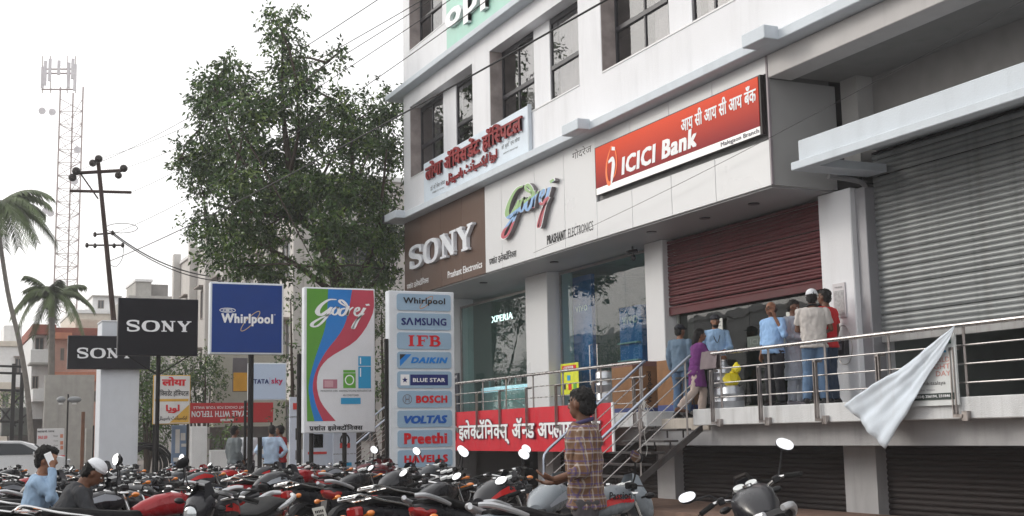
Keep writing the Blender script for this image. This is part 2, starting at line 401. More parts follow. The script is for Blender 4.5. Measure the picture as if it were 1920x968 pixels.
# roof + back volume
rb=MB(); rb.box(12.42,24,BY0,BY1-.02,16.3,16.5); rb.box(23.8,24,BY0,BY1-.02,0,16.3); rb.box(12.45,23.8,BY1-.25,BY1-.003,-.1,16.3); rb.box(12.6,23.8,BY0,BY0+.25,0,16.3)
bp('outer_wall',rb,plgrey)
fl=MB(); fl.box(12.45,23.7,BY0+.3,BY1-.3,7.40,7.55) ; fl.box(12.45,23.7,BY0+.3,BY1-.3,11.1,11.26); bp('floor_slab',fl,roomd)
# stone reveals (left jamb of each bay), recessed windows
WX=12.35
def window(y0,y1,z0,z1,ytr,mull,curtain,parent=B):
    f=MB(); t=.05
    f.bbox(WX-.03,WX+.04,y0,y0+t,z0,z1,.005); f.bbox(WX-.03,WX+.04,y1-t,y1,z0,z1,.005)
    f.bbox(WX-.029,WX+.039,y0+t,y1-t,z0,z0+t,.005); f.bbox(WX-.029,WX+.039,y0+t,y1-t,z1-t*2.6,z1,.005)
    f.bbox(WX-.045,WX+.035,y0+t,y1-t,ytr-.05,ytr+.05,.005)
    for mm in mull: f.bbox(WX-.025,WX+.03,mm-.028,mm+.028,z0+t,z1-t,.004)
    fr=P(parent,'window',f,framem,world=True)
    ed=[y0+t]+sorted(mull)+[y1-t]
    for i in range(len(ed)-1):
        for a,b in ((z0+t,ytr-.05),(ytr+.05,z1-t*2.6)):
            p=MB(); p.box(WX,WX+.008,ed[i]+.02,ed[i+1]-.02,a,b); P(fr,'pane',p,gl2,world=True)
    if curtain:
        for (a,b,c) in curtain:
            nn=int((b-a)/.03)+2; v=[];fc=[]
            for k in range(nn):
                y=a+(b-a)*k/(nn-1)
                for z,sp in ((z1-.05,0),(z0+.1,c)): v.append((WX+.17+.03*math.sin(k*1.3),y+sp*(k/(nn-1)),z))
            for k in range(nn-1): fc.append((2*k,2*k+1,2*k+3,2*k+2))
            cm=MB(); cm.add(v,fc); P(parent,'curtain',cm,curt,world=True)
for (a,b),wins in zip(OPEN,[[(30.87,32.66,[31.75]),(28.15,29.95,[])],[(25.2,27.03,[26.1]),(22.46,24.38,[22.95])],[(19.38,21.46,[20.3]),(16.82,18.6,[17.9])],[(13.6,15.73,[14.6]),(11.12,12.9,[12.0])],[(7.9,10.03,[9.0]),(5.42,7.2,[6.3])]]):
    for z0,z1,up in ((8.57,10.65,0),(12.27,14.3,1)):
        j=MB(); j.box(12.012,12.345,b-.02,b-.002,z0+.002,z1-.002); bp('stone_reveal',j,stone)
        (a1,b1,m1),(a2,b2,m2)=wins
        pr=MB(); pr.box(12.30,12.5,b2,a1,z0,z1); bp('window_pier',pr,plaster)
        si=MB(); si.bbox(11.985,12.30,a+.003,b-.02,z0-.01,z0+.03,.006); bp('sill',si,panelw)
        cur={0:[(b1-1.0,b1-.55,.0)],1:[(a1+.1,a1+.8,0),(a2+.1,b2-.1,.0)],2:[(a1+.05,a1+.75,.12),(a2+.1,b2-.3,.1)]}.get(OPEN.index((a,b)),[(a2+.1,b2-.1,0)])
        window(a1,b1,z0,z1,z0+ .92,m1,cur[:1] if not up else None); window(a2,b2,z0,z1,z0+.92,m2,cur[1:] if not up else None)
rm=MB()
for z0,z1 in ((7.56,11.09),(11.27,16.2)):
    rm.box(15.2,15.3,BY0+.3,BY1-.3,z0,z1)
bp('inner_wall',rm,M('room_wall',(.34,.31,.28),.9,var=.1))
# ---------------------------------------------------------------- fascia boxes
FZ0,FZ1=5.26,7.38
def panels(edges,mat,z0,z1,x0=12.0,x1=12.05):
    for a,b in zip(edges[:-1],edges[1:]):
        lo,hi=min(a,b),max(a,b); p=MB(); p.bbox(x0,x1,lo+.006,hi-.006,z0,z1,.004); bp('fascia_panel',p,mat)
panels([33.2,31.86,30.4,28.95,27.48],panelb,FZ0,FZ1-.005)
panels([27.48,26.5,24.7,23.26,21.85],panelw,FZ0,FZ1-.005)
ed=[21.85,20.45,19.04,17.63,16.06]
panels(ed,panelw,7.09,FZ1-.005); panels(ed,panelw,FZ0,6.0)
fb=MB(); fb.box(12.06,13.3,16.14,33.15,FZ0+.03,FZ1-.01); bp('fascia_box',fb,M('fascia_core',(.2,.2,.2),.8))
sp=MB(); sp.bbox(12.052,13.36,16.06,16.13,FZ0,7.0,.005); bp('fascia_side_panel',sp,M('grey_side_panel',(.34,.34,.34),.4,var=.05,scale=1))
tr=MB(); tr.bbox(11.985,12.03,16.03,16.075,FZ0,7.37,.005); bp('corner_trim',tr,M('grey_trim',(.25,.22,.24),.4))
sf=MB(); sf.box(12.05,14.0,16.13,33.2,FZ0-.03,FZ0+.02); bp('soffit',sf,M('soffit_paint',(.33,.33,.34),.5,var=.1,scale=1.5))
for x,y in ((12.6,17.4),(12.6,18.9),(12.5,20.6),(12.6,25),(12.6,29)):
    q=MB(); q.cyl((x,y,FZ0-.05),(x,y,FZ0-.03),.10,n=16); bp('recessed_lamp',q,framem)
# beam and canopy at the right
bm=MB(); bm.bbox(11.99,12.45,BY0,16.02,7.0,7.375,.01); bp('upper_beam',bm,M('beam_upper_paint',(.50,.49,.49),.8,var=.05,stain=.2))
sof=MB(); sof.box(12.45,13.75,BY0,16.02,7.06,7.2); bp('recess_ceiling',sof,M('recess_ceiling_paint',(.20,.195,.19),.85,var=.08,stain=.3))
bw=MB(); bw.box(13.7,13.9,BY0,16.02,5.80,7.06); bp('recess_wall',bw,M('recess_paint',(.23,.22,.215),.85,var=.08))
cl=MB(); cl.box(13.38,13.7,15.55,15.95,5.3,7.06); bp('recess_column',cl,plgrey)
cp=MB(); cp.bbox(12.03,12.13,BY0,15.40,5.50,5.83,.012); cp.bbox(11.95,12.14,BY0,15.50,5.37,5.497,.01); cp.box(12.13,13.7,BY0,15.40,5.80,5.828); cp.box(12.14,13.45,15.05,15.50,5.372,5.497); bp('canopy',cp,plaster2)
# pillars
for n_,(a,b,x0,x1,zt,mt) in enumerate([(15.66,16.46,13.2,13.95,5.22,plaster),(21.38,22.08,13.2,13.9,FZ0-.03,panelw),(26.62,27.82,13.2,13.9,FZ0-.03,panelw),(32.75,33.19,13.25,13.9,FZ0-.03,panelw)]):
    q=MB(); q.bbox(x0,x1,a,b,1.78,zt,.015); bp('pillar',q,mt)
q=MB(); q.box(13.30,13.95,15.55,16.40,5.225,5.6); bp('dark_gap_block',q,dark)  # near-black block standing in for the shaded gap between pillar top and canopy
q=MB(); q.bbox(13.3,13.55,15.42,15.66,1.78,5.2,.01); bp('shutter_guide',q,M('guide_grey',(.28,.28,.30),.5,metal=.4))
pj=MB(); pj.tube([(12.5,15.3,5.28),(13.1,15.35,5.26),(13.35,15.45,5.2),(13.38,15.5,5.0)],.04,8,smooth=4); bp('drain_pipe',pj,M('pipe_grey',(.22,.22,.23),.6))
# rolling shutters
def shutter(x,y0,y1,z0,z1,pitch,mat,label,slats=True,bar=.12,amp=.035,barmat=None):
    h=MB(); h.bbox(x-.03,x+.03,y0,y1,z0,z0+bar,.006)
    t=P(B,'roller_shutter',h,barmat or mat,world=True,label=label)
    nn=int((z1-z0-bar)/pitch); allm=MB(); me=None
    for k in range(nn):
        zz=z0+bar+k*pitch; m_=MB(); pr=[(0,0),(-.35,.10),(-.9,.3),(-1,.5),(-.85,.72),(-.3,.9),(0,.94),(.25,.96),(.25,1.0)]
        r0=[(x+u*amp,y0,v*pitch) for u,v in pr]; r1=[(x+u*amp,y1,v*pitch) for u,v in pr]
        if slats:
            if me is None:
                m_.loft([r0,r1],caps=False,closed=False); me=mesh(m_,'slat',40); me.materials.append(mat)
            o=bpy.data.objects.new('slat',me); COL.objects.link(o); o.parent=t; o.location=(random.uniform(-.004,.004),0,zz); o.rotation_euler=(random.uniform(-.0006,.0006),0,0)
        else: allm.loft([[(a,b,c+zz) for a,b,c in r0],[(a,b,c+zz) for a,b,c in r1]],caps=False,closed=False)
    if not slats: o=P(t,'slats',allm,mat,world=True,smooth=40); o['kind']='stuff'
    return t
galv=M('galvanised_steel',(.235,.25,.255),.42,metal=.35,var=.16,scale=2.2,stain=.4,sscale=2.5,stain_col=(.20,.18,.17),streak=.5)
mar=M('maroon_shutter_paint',(.085,.014,.018),.5,var=.2,scale=2,stain=.4,sscale=3,stain_col=(.05,.02,.02),streak=.4)
shutter(13.5,6.2,15.42,2.72,5.79,.088,galv,'grey galvanised shutter pulled half down',True,.17,.022,M('shutter_bar_grey',(.3,.3,.3),.6,var=.2,stain=.6,sscale=5,stain_col=(.16,.1,.08)))
shutter(13.34,16.46,21.38,3.69,5.24,.062,mar,'maroon shutter pulled half down over the bank door',True,.13,.02)
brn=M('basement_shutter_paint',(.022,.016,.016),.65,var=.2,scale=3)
# ---------------------------------------------------------------- platform, basement
pl=MB(); pl.bbox(12.0,13.9,BY0,18.62,1.50,1.78,.012); S('platform',pl,concrete,label='raised walkway slab before the bank')
pl=MB(); pl.bbox(12.0,13.9,20.18,BY1,1.50,1.78,.012); S('platform',pl,concrete)
pl=MB(); pl.bbox(12.32,13.9,18.62,20.18,1.42,1.64,.01); S('platform_step',pl,M('landing_cement',(.55,.50,.44),.85,var=.15,scale=3,stain=.6,sscale=4,stain_col=(.25,.17,.12)))
pl=MB(); pl.box(13.9,23.7,BY0+.3,BY1-.3,1.56,1.775); S('shop_floor',pl,M('shop_floor_tile',(.3,.3,.3),.3))
bb=MB(); bb.box(12.35,12.75,BY0,BY1,1.155,1.497); bp('basement_beam',bb,beamgrey)
for a,b in ((15.4,16.15),(21.2,21.85),(26.5,27.3),(32.5,33.1),(9.8,10.5)):
    q=MB(); q.box(13.2,13.8,a,b,-.1,1.5); bp('basement_pillar',q,beamgrey)
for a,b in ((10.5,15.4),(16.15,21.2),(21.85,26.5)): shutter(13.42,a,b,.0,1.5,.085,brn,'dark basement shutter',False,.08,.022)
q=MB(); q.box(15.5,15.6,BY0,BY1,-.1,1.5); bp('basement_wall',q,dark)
# ---------------------------------------------------------------- shopfronts
def glazing(y0,y1,z0,z1,div,x=13.5,mat=gl,fr=steeld,tr=None):
    f=MB(); t=.04
    f.box(x-.03,x+.03,y0,y0+t,z0,z1); f.box(x-.03,x+.03,y1-t,y1,z0,z1); f.box(x-.028,x+.028,y0+t,y1-t,z0,z0+.06); f.box(x-.028,x+.028,y0+t,y1-t,z1-.06,z1)
    if tr: f.box(x-.027,x+.027,y0+t,y1-t,tr-.03,tr+.03)
    o=P(B,'shopfront',f,fr,world=True); e=[y0+t]+sorted(div)+[y1-t]
    for a,b in zip(e[:-1],e[1:]):
        p=MB(); p.box(x-.005,x+.005,a+.006,b-.006,z0+.06,z1-.06); P(o,'pane',p,mat,world=True)
    return o
glazing(27.9,32.7,1.78,5.0,[30.3,32.2]); glazing(22.12,26.5,1.78,5.2,[23.4,24.7,25.9])
gb=glass('bank_glass',(.40,.50,.42),1.6)
glazing(16.5,21.3,1.78,5.2,[17.7,18.9,20.1],13.48,gb,fr=M('bank_frame',(.3,.32,.3),.5))
# door handles
for y in (24.85,24.5):
    h=MB(); h.tube([(13.42,y,2.45),(13.36,y,2.47),(13.36,y,3.35),(13.42,y,3.37)],.015,8); bp('door_handle',h,steel)
# rooms
ins=MB(); ins.box(18,18.1,22.2,33,1.78,5.4); ins.box(18,18.1,16,22,1.78,5.4); ins.box(13.95,18,21.95,22.05,1.78,5.4); ins.box(13.95,18,27.3,27.4,1.78,5.4); ins.box(13.6,18,15.9,16.0,1.78,5.4)
bp('partition_wall',ins,M('shop_wall',(.26,.30,.29),.8,var=.08))
ce=MB(); ce.box(13.95,18,16,33,5.3,5.38); bp('shop_ceiling',ce,M('shop_ceiling_paint',(.35,.36,.35),.8))
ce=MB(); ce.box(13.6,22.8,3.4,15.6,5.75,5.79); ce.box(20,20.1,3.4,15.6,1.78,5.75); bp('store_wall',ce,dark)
# ================================================================ lettering colours
def INK(n,c,r=.5,**k): return M('ink_'+n,c,r,var=.0,**k)
white=INK('white',(.82,.83,.85),.4); black=INK('black',(.012,.012,.014),.5); red=INK('red',(.62,.02,.03),.4); navy=INK('navy',(.02,.03,.15),.4)
grey=INK('grey',(.18,.17,.20),.5); silver=M('silver_letter',(.74,.77,.82),.35,metal=.1,var=.05)
def fac(parent,VF,y_left,y_right,z0,z1,mat,x=12.0,**k):
    o=Vector((x,y_left,z0))-parent.location
    return letters(parent,VF,y_left-y_right,z1-z0,o,FX[0],FX[1],mat,**k)
# ---- electronics sign, slab serif letters on brown cladding
t=T('shop_sign','big silver slab serif letters standing on the brown fascia panels','sign',(12,30.4,5.9))
L4=slab('SONY',.14); xs=0
cells=[('S',32.55,31.55),('O',31.45,30.3),('N',30.2,29.1),('Y',29.05,28.0)]
for ch,a,b in cells: fac(t,slab(ch),a,b,5.95,6.60,silver,name='letter',depth=.10,zs=.3,lift=.01)
sm=T('small_lettering','small white English shop name printed on the brown fascia','lettering',(12,28.8,5.5))
fac(sm,latin('Prashant Electronics',.02),29.92,27.68,5.42,5.60,white)
sm=T('small_lettering','small white Devanagari shop name printed on the brown fascia','lettering',(12,32,5.5))
PR=[('प^'),'शां','त',' ','इले','क~','टॉ^','िन','क~','स']
PRASH=deva(PR,.012)
fac(sm,PRASH,33.0,31.3,5.46,5.66,white)
# ---- white fascia: appliance brand in script with three colour bands
t=T('shop_sign','raised script lettering banded green, blue and red on the white fascia','sign',(12,24.8,6))
SG=script_godrej(); V,F=SG; V=fit(V,2.75,1.45); 
V[:,1]=V[:,1]; base=V.copy()
def bandmat():
    m=bpy.data.materials.new('tri_colour_paint'); m.use_nodes=True; nt=m.node_tree; N=nt.nodes; L=nt.links; b=N['Principled BSDF']; b.inputs['Roughness'].default_value=.35
    tc=N.new('ShaderNodeTexCoord'); sx=N.new('ShaderNodeSeparateXYZ'); L.new(tc.outputs['Object'],sx.inputs[0])
    # diagonal bands of paint across the letter faces
    a=N.new('ShaderNodeMath'); a.operation='MULTIPLY_ADD'; L.new(sx.outputs[1],a.inputs[0]); a.inputs[1].default_value=.15; L.new(sx.outputs[2],a.inputs[2])
    r=N.new('ShaderNodeValToRGB'); r.color_ramp.interpolation='CONSTANT'; mr=N.new('ShaderNodeMapRange'); mr.inputs[1].default_value=-.7; mr.inputs[2].default_value=1.1; L.new(a.outputs[0],mr.inputs[0]); L.new(mr.outputs[0],r.inputs[0])
    e=r.color_ramp.elements; e[0].color=(.46,.08,.11,1); e[0].position=0; e[1].position=.56; e[1].color=(.24,.42,.70,1); n=e.new(.69); n.color=(.27,.44,.19,1)
    L.new(r.outputs[0],b.inputs['Base Color']); return m
tri=bandmat()
greyside=M('sign_side_grey',(.22,.20,.21),.5)
fac(t,(base.copy(),F),26.3,23.45,5.84,6.96,greyside,name='letter_body',depth=.10,lift=.01,zs=.2)
fac(t,(base.copy(),F),26.32,23.43,5.83,6.97,white,name='letter_rim',depth=.006,lift=.112,zs=.2)
V2,F2=base.copy(),F; fac(t,(V2,F2),26.28,23.47,5.85,6.95,tri,name='letter_face',lift=.124,zs=.2)
t=T('small_lettering','black English shop name printed low on the white fascia','lettering',(12,23,5.5))
fac(t,latin('PRASHANT',.03),24.12,23.22,5.46,5.66,black); fac(t,latin('ELECTRONICS',.0),23.12,22.02,5.46,5.655,black)
t=T('small_lettering','small black Devanagari shop name printed low on the white fascia','lettering',(12,26.5,5.5))
fac(t,PRASH,27.25,25.7,5.40,5.62,black)
t=T('small_lettering','small Devanagari word in black outline high on the white fascia','lettering',(12,22.5,7.1))
fac(t,deva(['गोदरेज'],-.005),22.85,22.0,7.06,7.26,black)
# ---- bank sign
t=T('bank_sign','long orange and dark red lit bank signboard with white lettering','sign',(12,18.9,6.1))
def icmat():
    m=bpy.data.materials.new('orange_red_print'); m.use_nodes=True; nt=m.node_tree; N=nt.nodes; L=nt.links; b=N['Principled BSDF']; b.inputs['Roughness'].default_value=.4; b.inputs['Specular IOR Level'].default_value=.12
    tc=N.new('ShaderNodeTexCoord'); sx=N.new('ShaderNodeSeparateXYZ'); L.new(tc.outputs['Object'],sx.inputs[0])
    mr=N.new('ShaderNodeMapRange'); mr.inputs[1].default_value=.15; mr.inputs[2].default_value=1.0; L.new(sx.outputs[2],mr.inputs[0])
    r=N.new('ShaderNodeValToRGB'); L.new(mr.outputs[0],r.inputs[0]); e=r.color_ramp.elements; e[0].color=(.20,.004,.008,1); e[1].color=(.66,.055,.008,1)
    L.new(r.outputs[0],b.inputs['Base Color']); L.new(r.outputs[0],b.inputs['Emission Color']); b.inputs['Emission Strength'].default_value=.12; return m
def fbox(par,name,y0,y1,z0,z1,x0,x1,mat,b=.004,**k):
    q=MB(); q.bbox(x0,x1,y0,y1,z0,z1,b); o=P(par,name,q,mat,world=True,**k); return o
fbox(t,'backing',16.15,21.75,6.10,7.085,11.93,12.02,M('sign_frame_black',(.02,.015,.015),.4))
q=MB(); q.box(11.918,11.929,16.2,21.70,6.24,7.06); q.v=[(a-12,b-18.9,c-6.1) for a,b,c in q.v]; P(t,'red_board',q,icmat())
fbox(t,'white_strip',16.2,21.70,6.105,6.238,11.917,11.929,M('lit_white_strip',(.85,.85,.83),.3,var=0,emit=.15),.002)
fac(t,latin('ICICI Bank',.045),20.66,18.02,6.31,6.66,white,x=11.917,shear=.12)
fac(t,deva(['आय',' ','सी',' ','आय',' ','सी',' ','आय',' ','बँक'],.022),18.5,16.25,6.66,6.97,white,x=11.917)
fac(t,latin('Malegaon Branch',.012),17.3,16.22,6.115,6.215,grey,x=11.9165)
# the emblem: tilted orange loop with white i
org=INK('orange',(.85,.16,.02),.3)
fac(t,stroke2([[(.55,1),(.2,.7),(.05,.35),(.15,.05),(.35,.0),(.5,.15)],[(.5,1),(.85,.85),(.95,.5),(.8,.2),(.55,.1)]],[[.03,.1,.16,.16,.1,.04],[.03,.08,.1,.08,.02]],6),21.3,20.82,6.2,6.98,org,x=11.916,name='emblem_ring')
fac(t,stroke2([[(.3,.62),(.55,.66),(.6,.5),(.5,.2),(.42,.0)],[(.62,.88),(.64,.97)]],[[.06,.14,.2,.16,.03],.2],6),21.17,20.88,6.20,6.95,white,x=11.914,name='emblem_figure')
# ---- hospital board on the wall
t=T('hospital_board','white hospital board with raised dark red Devanagari and Urdu lettering','sign',(12,28,7.7))
q=MB(); q.bbox(11.90,11.94,24.78,31.35,7.66,8.72,.006); P(t,'board',q,M('hospital_board_white',(.62,.70,.78),.4,var=.04,stain=.1),world=True)
fbox(t,'board_frame',24.74,24.78,7.60,8.75,11.9,11.99,plaster2,.003)
dr=M('dark_red_letter',(.22,.008,.012),.35,var=.1)
HOS=deva(['लोया',' ','अॅ','ि','क~','स','डेंट',' ','हॉ','ि','स~','पटल'],.035)
fac(t,HOS,31.05,24.95,8.12,8.66,dr,x=11.90,name='raised_letter',depth=.05,lift=.03,zs=.1)
UR=latin('ﻞﭩﯿﭙﺳﺎﮨ ﭧﻧﮉﯿﺴﯾﺍﺎﯾﻮﻟ',.02)
UR=latin('ﻞﭩﯿﭙﺳﺎﮨ ﭧﻧﮉﯿﺴﮑﯾﺍ ﺎﯾﻮﻟ',.025)
fac(t,UR,29.62,26.4,7.76,8.12,dr,x=11.90,name='raised_letter',depth=.03,lift=.02,zs=.1)
fac(t,deva(['डॉ.',' ','नि','ले','श',' ','लो','या'],.0),30.85,29.8,7.88,8.02,black,x=11.90); fac(t,latin('MBBS D.Ortho',.0),30.7,29.85,7.78,7.83,black,x=11.90)
fac(t,deva(['डॉ.',' ','धृ','ति',' ','ए','न.',' ','लो','या'],.0),26.2,25.2,7.98,8.12,black,x=11.90); fac(t,latin('BAMS M.S. (Gynaecology)',.0),26.1,25.3,7.86,7.91,black,x=11.90)
# ---- phone brand sign on the top floor
t=T('phone_brand_board','pale green board with raised white rounded lettering on the top floor','sign',(12,27,11.4))
q=MB(); q.bbox(11.88,11.94,22.5,29.52,11.27,12.75,.006); P(t,'board',q,M('pale_green_board',(.34,.58,.50),.4,var=.05),world=True)
fac(t,latin('oppo',.03),29.35,24.9,11.62,12.3,white,x=11.88,name='raised_letter',depth=.10,lift=.01,zs=.1)
# faded writing on the upper wall
t=T('small_lettering','faded purple handwriting on the wall above the canopy corner','lettering',(12,13.2,8))
fac(t,latin('mtt',.0),13.6,12.9,7.95,8.15,M('faded_purple',(.45,.32,.45),.8),x=11.999)
# ---- red cloth banner on the edge of the left walkway
t=T('shop_banner','long red banner with white Devanagari lettering tied below the left railing','banner',(11.98,25.5,1.03))
q=MB(); nn=60
for k in range(nn+1):
    y=29.95-(29.95-21.4)*k/nn
    for j in range(7):
        z=1.03+.95*j/6; q.v.append((11.97+.012*math.sin(k*.9+j*.4)+.006*math.sin(k*2.3),y,z))
for k in range(nn):
    for j in range(6): a=k*7+j; q.f.append((a,a+7,a+8,a+1)); q.mi.append(0)
P(t,'cloth',q,M('banner_red',(.54,.012,.028),.45,var=.07,scale=4),world=True,smooth=True)
q=MB(); q.bbox(11.955,11.99,21.36,21.43,1.02,1.99,.004); P(t,'white_edge',q,white,world=True)
BAN=deva(['त',' ','इले','क~','टॉ^','िन','क~','स्',' ','अॅ','न~','ड',' ','अ','प~','लाय','न~','सेस्'],.03)
sh=deva(['त',' ','इले','क~','टॉ^','िन','क~','स्',' ','अॅ','न~','ड',' ','अ','प~','लाय','न~','सेस्'],.055)
fac(t,sh,29.75,21.75,1.16,1.79,INK('shadow_maroon',(.12,.02,.06),.5),x=11.95,name='letter_outline')
fac(t,BAN,29.72,21.78,1.19,1.77,white,x=11.945)
# ================================================================ pole signs
def polesign(name,label,cat,cx,y,z0,w_,h_,d,bodymat,facemat,framew=.03,pole=(0,),ptop=None,framemat=None,rz=0,tilt=0,prad=.05):
    t=T(name,label,cat,(cx,y,0),rz); t.rotation_euler=(0,R_(tilt),R_(rz))
    q=MB(); q.bbox(-w_/2,w_/2,0,d,z0,z0+h_,.012); P(t,'sign_box',q,bodymat)
    if facemat:
        q=MB(); q.bbox(-w_/2+framew,w_/2-framew,-.008,.002,z0+framew,z0+h_-framew,.002); P(t,'sign_face',q,facemat)
    for px in pole:
        q=MB(); q.cyl((px,d/2,0),(px,d/2,z0),prad,n=12); P(t,'pole',q,ironm)
    return t
def sl(t,VF,x0,x1,z0,z1,mat,y=-.009,**k): return letters(t,VF,x1-x0,z1-z0,(x0,y,z0),FY[0],FY[1],mat,**k)
alw=M('sign_white_frame',(.66,.70,.74),.4,var=.05,stain=.2)
# black sign on its own pole
blk=M('black_sign_face',(.010,.010,.014),.55,var=.1,spec=.2); blk2=M('black_sign_body',(.03,.03,.035),.4)
t=polesign('pole_sign','taller square black sign with white slab serif word on a thin pole','sign',3.80,24,2.98,1.46,1.07,.12,blk2,blk,.012,(.02,),prad=.04)
sl(t,slab('SONY',.16,{'O':1.15}),-.58,.60,3.42,3.64,white)
for s in (-1,1):
    q=MB(); q.tube([(.02,.06,2.62),(.02+s*.55,.06,2.98)],.015,6); P(t,'brace',q,ironm)
# wide black sign on a white pillar behind it
t=polesign('pillar_sign','lower wide black sign with white slab serif word on the white pillar','sign',4.43,36.2,3.39,2.2,.92,.15,blk2,blk,.015,())
sl(t,slab('SONY',.16,{'O':1.15}),-.86,.62,3.68,3.98,white)
t=T('white_pillar','tall white square pillar standing behind the parked motorcycles','pillar',(4.75,36.9,0))
q=MB(); q.bbox(-.52,.52,-.5,.5,0,4.72,.015); P(t,'shaft',q,M('pillar_white',(.60,.63,.68),.6,var=.04,stain=.12)); q=MB(); q.bbox(-.54,.54,-.52,.52,4.72,4.76,.01); P(t,'cap',q,plaster)
# blue sign
blu=M('blue_sign_face',(.006,.042,.22),.5,var=.04,spec=.25)
t=polesign('pole_sign','square blue sign with white lettering and gold ring on a dark pole','sign',5.46,24,3.02,1.42,1.38,.16,alw,blu,.035,(.10,),prad=.055)
sl(t,latin('Whirlpool',.045),-.50,.50,3.56,3.80,white); sl(t,latin('®',0),.52,.55,3.78,3.81,white)
gold=INK('gold',(.55,.42,.22),.4)
def ring(cx,cz,a,b,rot,wd,n=28):
    pts=[(cx+a*math.cos(q)*math.cos(rot)-b*math.sin(q)*math.sin(rot),cz+a*math.cos(q)*math.sin(rot)+b*math.sin(q)*math.cos(rot)) for q in [2*PI*i/n for i in range(n+1)]]
    return stroke2([pts],[wd],1)
def ringl(t,cx,cz,a,b,rot,wd,mat,y=-.012,name='emblem_ring'):
    V,F=ring(cx,cz,a,b,rot,wd); q=MB(); q.v=[(p[0],y,p[1]) for p in V]; q.f=list(F); q.mi=[0]*len(F); P(t,name,q,mat,fix=False)
ringl(t,.06,3.66,.26,.065,R_(47),.014,gold)
ringl(t,-.38,3.86,.15,.04,0,.012,white); ringl(t,-.38,3.86,.09,.022,0,.010,white); ringl(t,-.38,3.86,.03,.008,0,.010,white)
# small white tv sign
t=polesign('pole_sign','small white sign with blue and red lettering below the blue sign','sign',7.33,30,2.32,.94,.90,.07,alw,M('pale_blue_face',(.50,.60,.75),.35,var=.06,scale=1),.03,(-.52,),prad=.035)
sl(t,latin('TATA',.035),-.34,.03,2.72,2.83,navy); sl(t,stroke2([[(0,0),(0,1)]],[.3],1),.05,.058,2.68,2.87,INK('mauve',(.4,.2,.3))); sl(t,latin('sky',.03),.09,.37,2.68,2.86,INK('skyred',(.5,.03,.12)))
# hospital sign
yl=M('sign_yellow',(.62,.36,.06),.4,var=.08); wf=M('sign_offwhite',(.66,.65,.64),.4,var=.06,stain=.15)
t=polesign('pole_sign','small white and yellow hospital sign with red word on two posts','sign',6.1,36,1.86,1.02,1.36,.06,yl,wf,.02,(-.46,.46),prad=.035)
sl(t,deva(['लोया'],.05),-.28,.38,2.92,3.17,red); sl(t,deva(['अॅ','ि','क~','स','डेंट',' ','हॉ','ि','स~','पटल'],.02),-.42,.46,2.62,2.82,black)
q=MB(); q.box(-.46,.46,-.012,-.010,2.49,2.56); P(t,'yellow_strip',q,yl)
q=MB(); q.add([(-.05,-.0115,1.9),(.48,-.0115,1.9),(.48,-.0115,2.4)],[(0,1,2)]); P(t,'yellow_corner',q,yl)
sl(t,latin('ﺎﯾﻮﻟ',.05),-.16,.22,2.16,2.40,red,y=-.013); sl(t,latin('ﻞﭩﯿﭙﺳﺎﮨ ﭧﻧﮉﯿﺴﮑﯾﺍ',.02),-.36,.42,1.95,2.10,black,y=-.013)
# upside-down paint banner
t=polesign('wall_banner','long red paint banner hung upside down behind the blue sign','banner',8.22,38,1.90,2.5,.60,.04,M('banner_red_back',(.3,.02,.02),.6),M('paint_banner_red',(.50,.035,.04),.45,var=.06),.01,(-1.2,1.2),prad=.03)
def inv(VF): V,F=VF; V=V.copy(); V[:,0]*=-1; V[:,1]*=-1; return V,F
sl(t,inv(latin('ROYALE WITH TEFLON',.03)),-1.2,.62,2.08,2.26,white); sl(t,inv(latin('RIGHT CHOICE FOR YOUR WALLS',.01)),-1.15,.5,2.32,2.40,white)
q=MB(); q.box(-.35,.05,-.012,-.0101,1.95,2.02); P(t,'label_patch',q,wf)
# ---- script brand sign with appliances
t=polesign('pole_sign','tall white sign with green, blue and red swoosh and appliance pictures','sign',7.31,24,1.50,1.45,2.86,.2,alw,M('godrej_white_face',(.68,.69,.72),.35,var=.04,stain=.08),.02,(-.55,.12),prad=.045)
W_=1.41; H_=2.82; X0_,Z0_=-.705,1.52
def u2(px,py): return (X0_+(px-37)/(392-37)*W_, Z0_+(760-py)/(760-27)*H_)
def band(L,Rr,mat,name):
    n=24; A=catmull([Vector((*u2(*p),0)) for p in L],6); C_=catmull([Vector((*u2(*p),0)) for p in Rr],6); A2=[];C2=[]
    def samp(P_,t_):
        f=t_*(len(P_)-1); i=min(int(f),len(P_)-2); return P_[i].lerp(P_[i+1],f-i)
    q=MB()
    for i in range(n+1):
        a=samp(A,i/n); c=samp(C_,i/n); q.v+= [(a.x,-.0115,a.y),(c.x,-.0115,c.y)]
    for i in range(n): q.f.append((2*i,2*i+1,2*i+3,2*i+2)); q.mi.append(0)
    P(t,name,q,mat,fix=False)
e0=[(43,30),(43,260),(43,480),(45,600),(47,705)]; e1=[(152,30),(145,210),(95,380),(62,520),(85,705)]; e2=[(277,30),(235,220),(130,370),(75,480),(128,705)]; e3=[(387,110),(345,250),(205,350),(102,470),(192,705)]
e1b=[(152,30),(140,215),(85,390),(55,520),(62,610),(85,705)]; e2b=[(277,30),(235,220),(130,370),(77,500),(88,610),(128,705)]; e3b=[(388,30),(385,150),(300,290),(150,390),(98,480),(112,600),(192,705)]
band(e0,e1b,M('swoosh_green',(.10,.30,.035),.35,var=.04),'green_swoosh'); band(e1b,e2b,M('swoosh_blue',(.02,.19,.55),.35,var=.04),'blue_swoosh'); band(e2b,e3b,M('swoosh_red',(.46,.055,.09),.35,var=.04),'red_swoosh')
x0,z1=u2(58,80); x1,z0=u2(368,235); sl(t,script_godrej(),x0,x1,z0,z1,white,y=-.013)
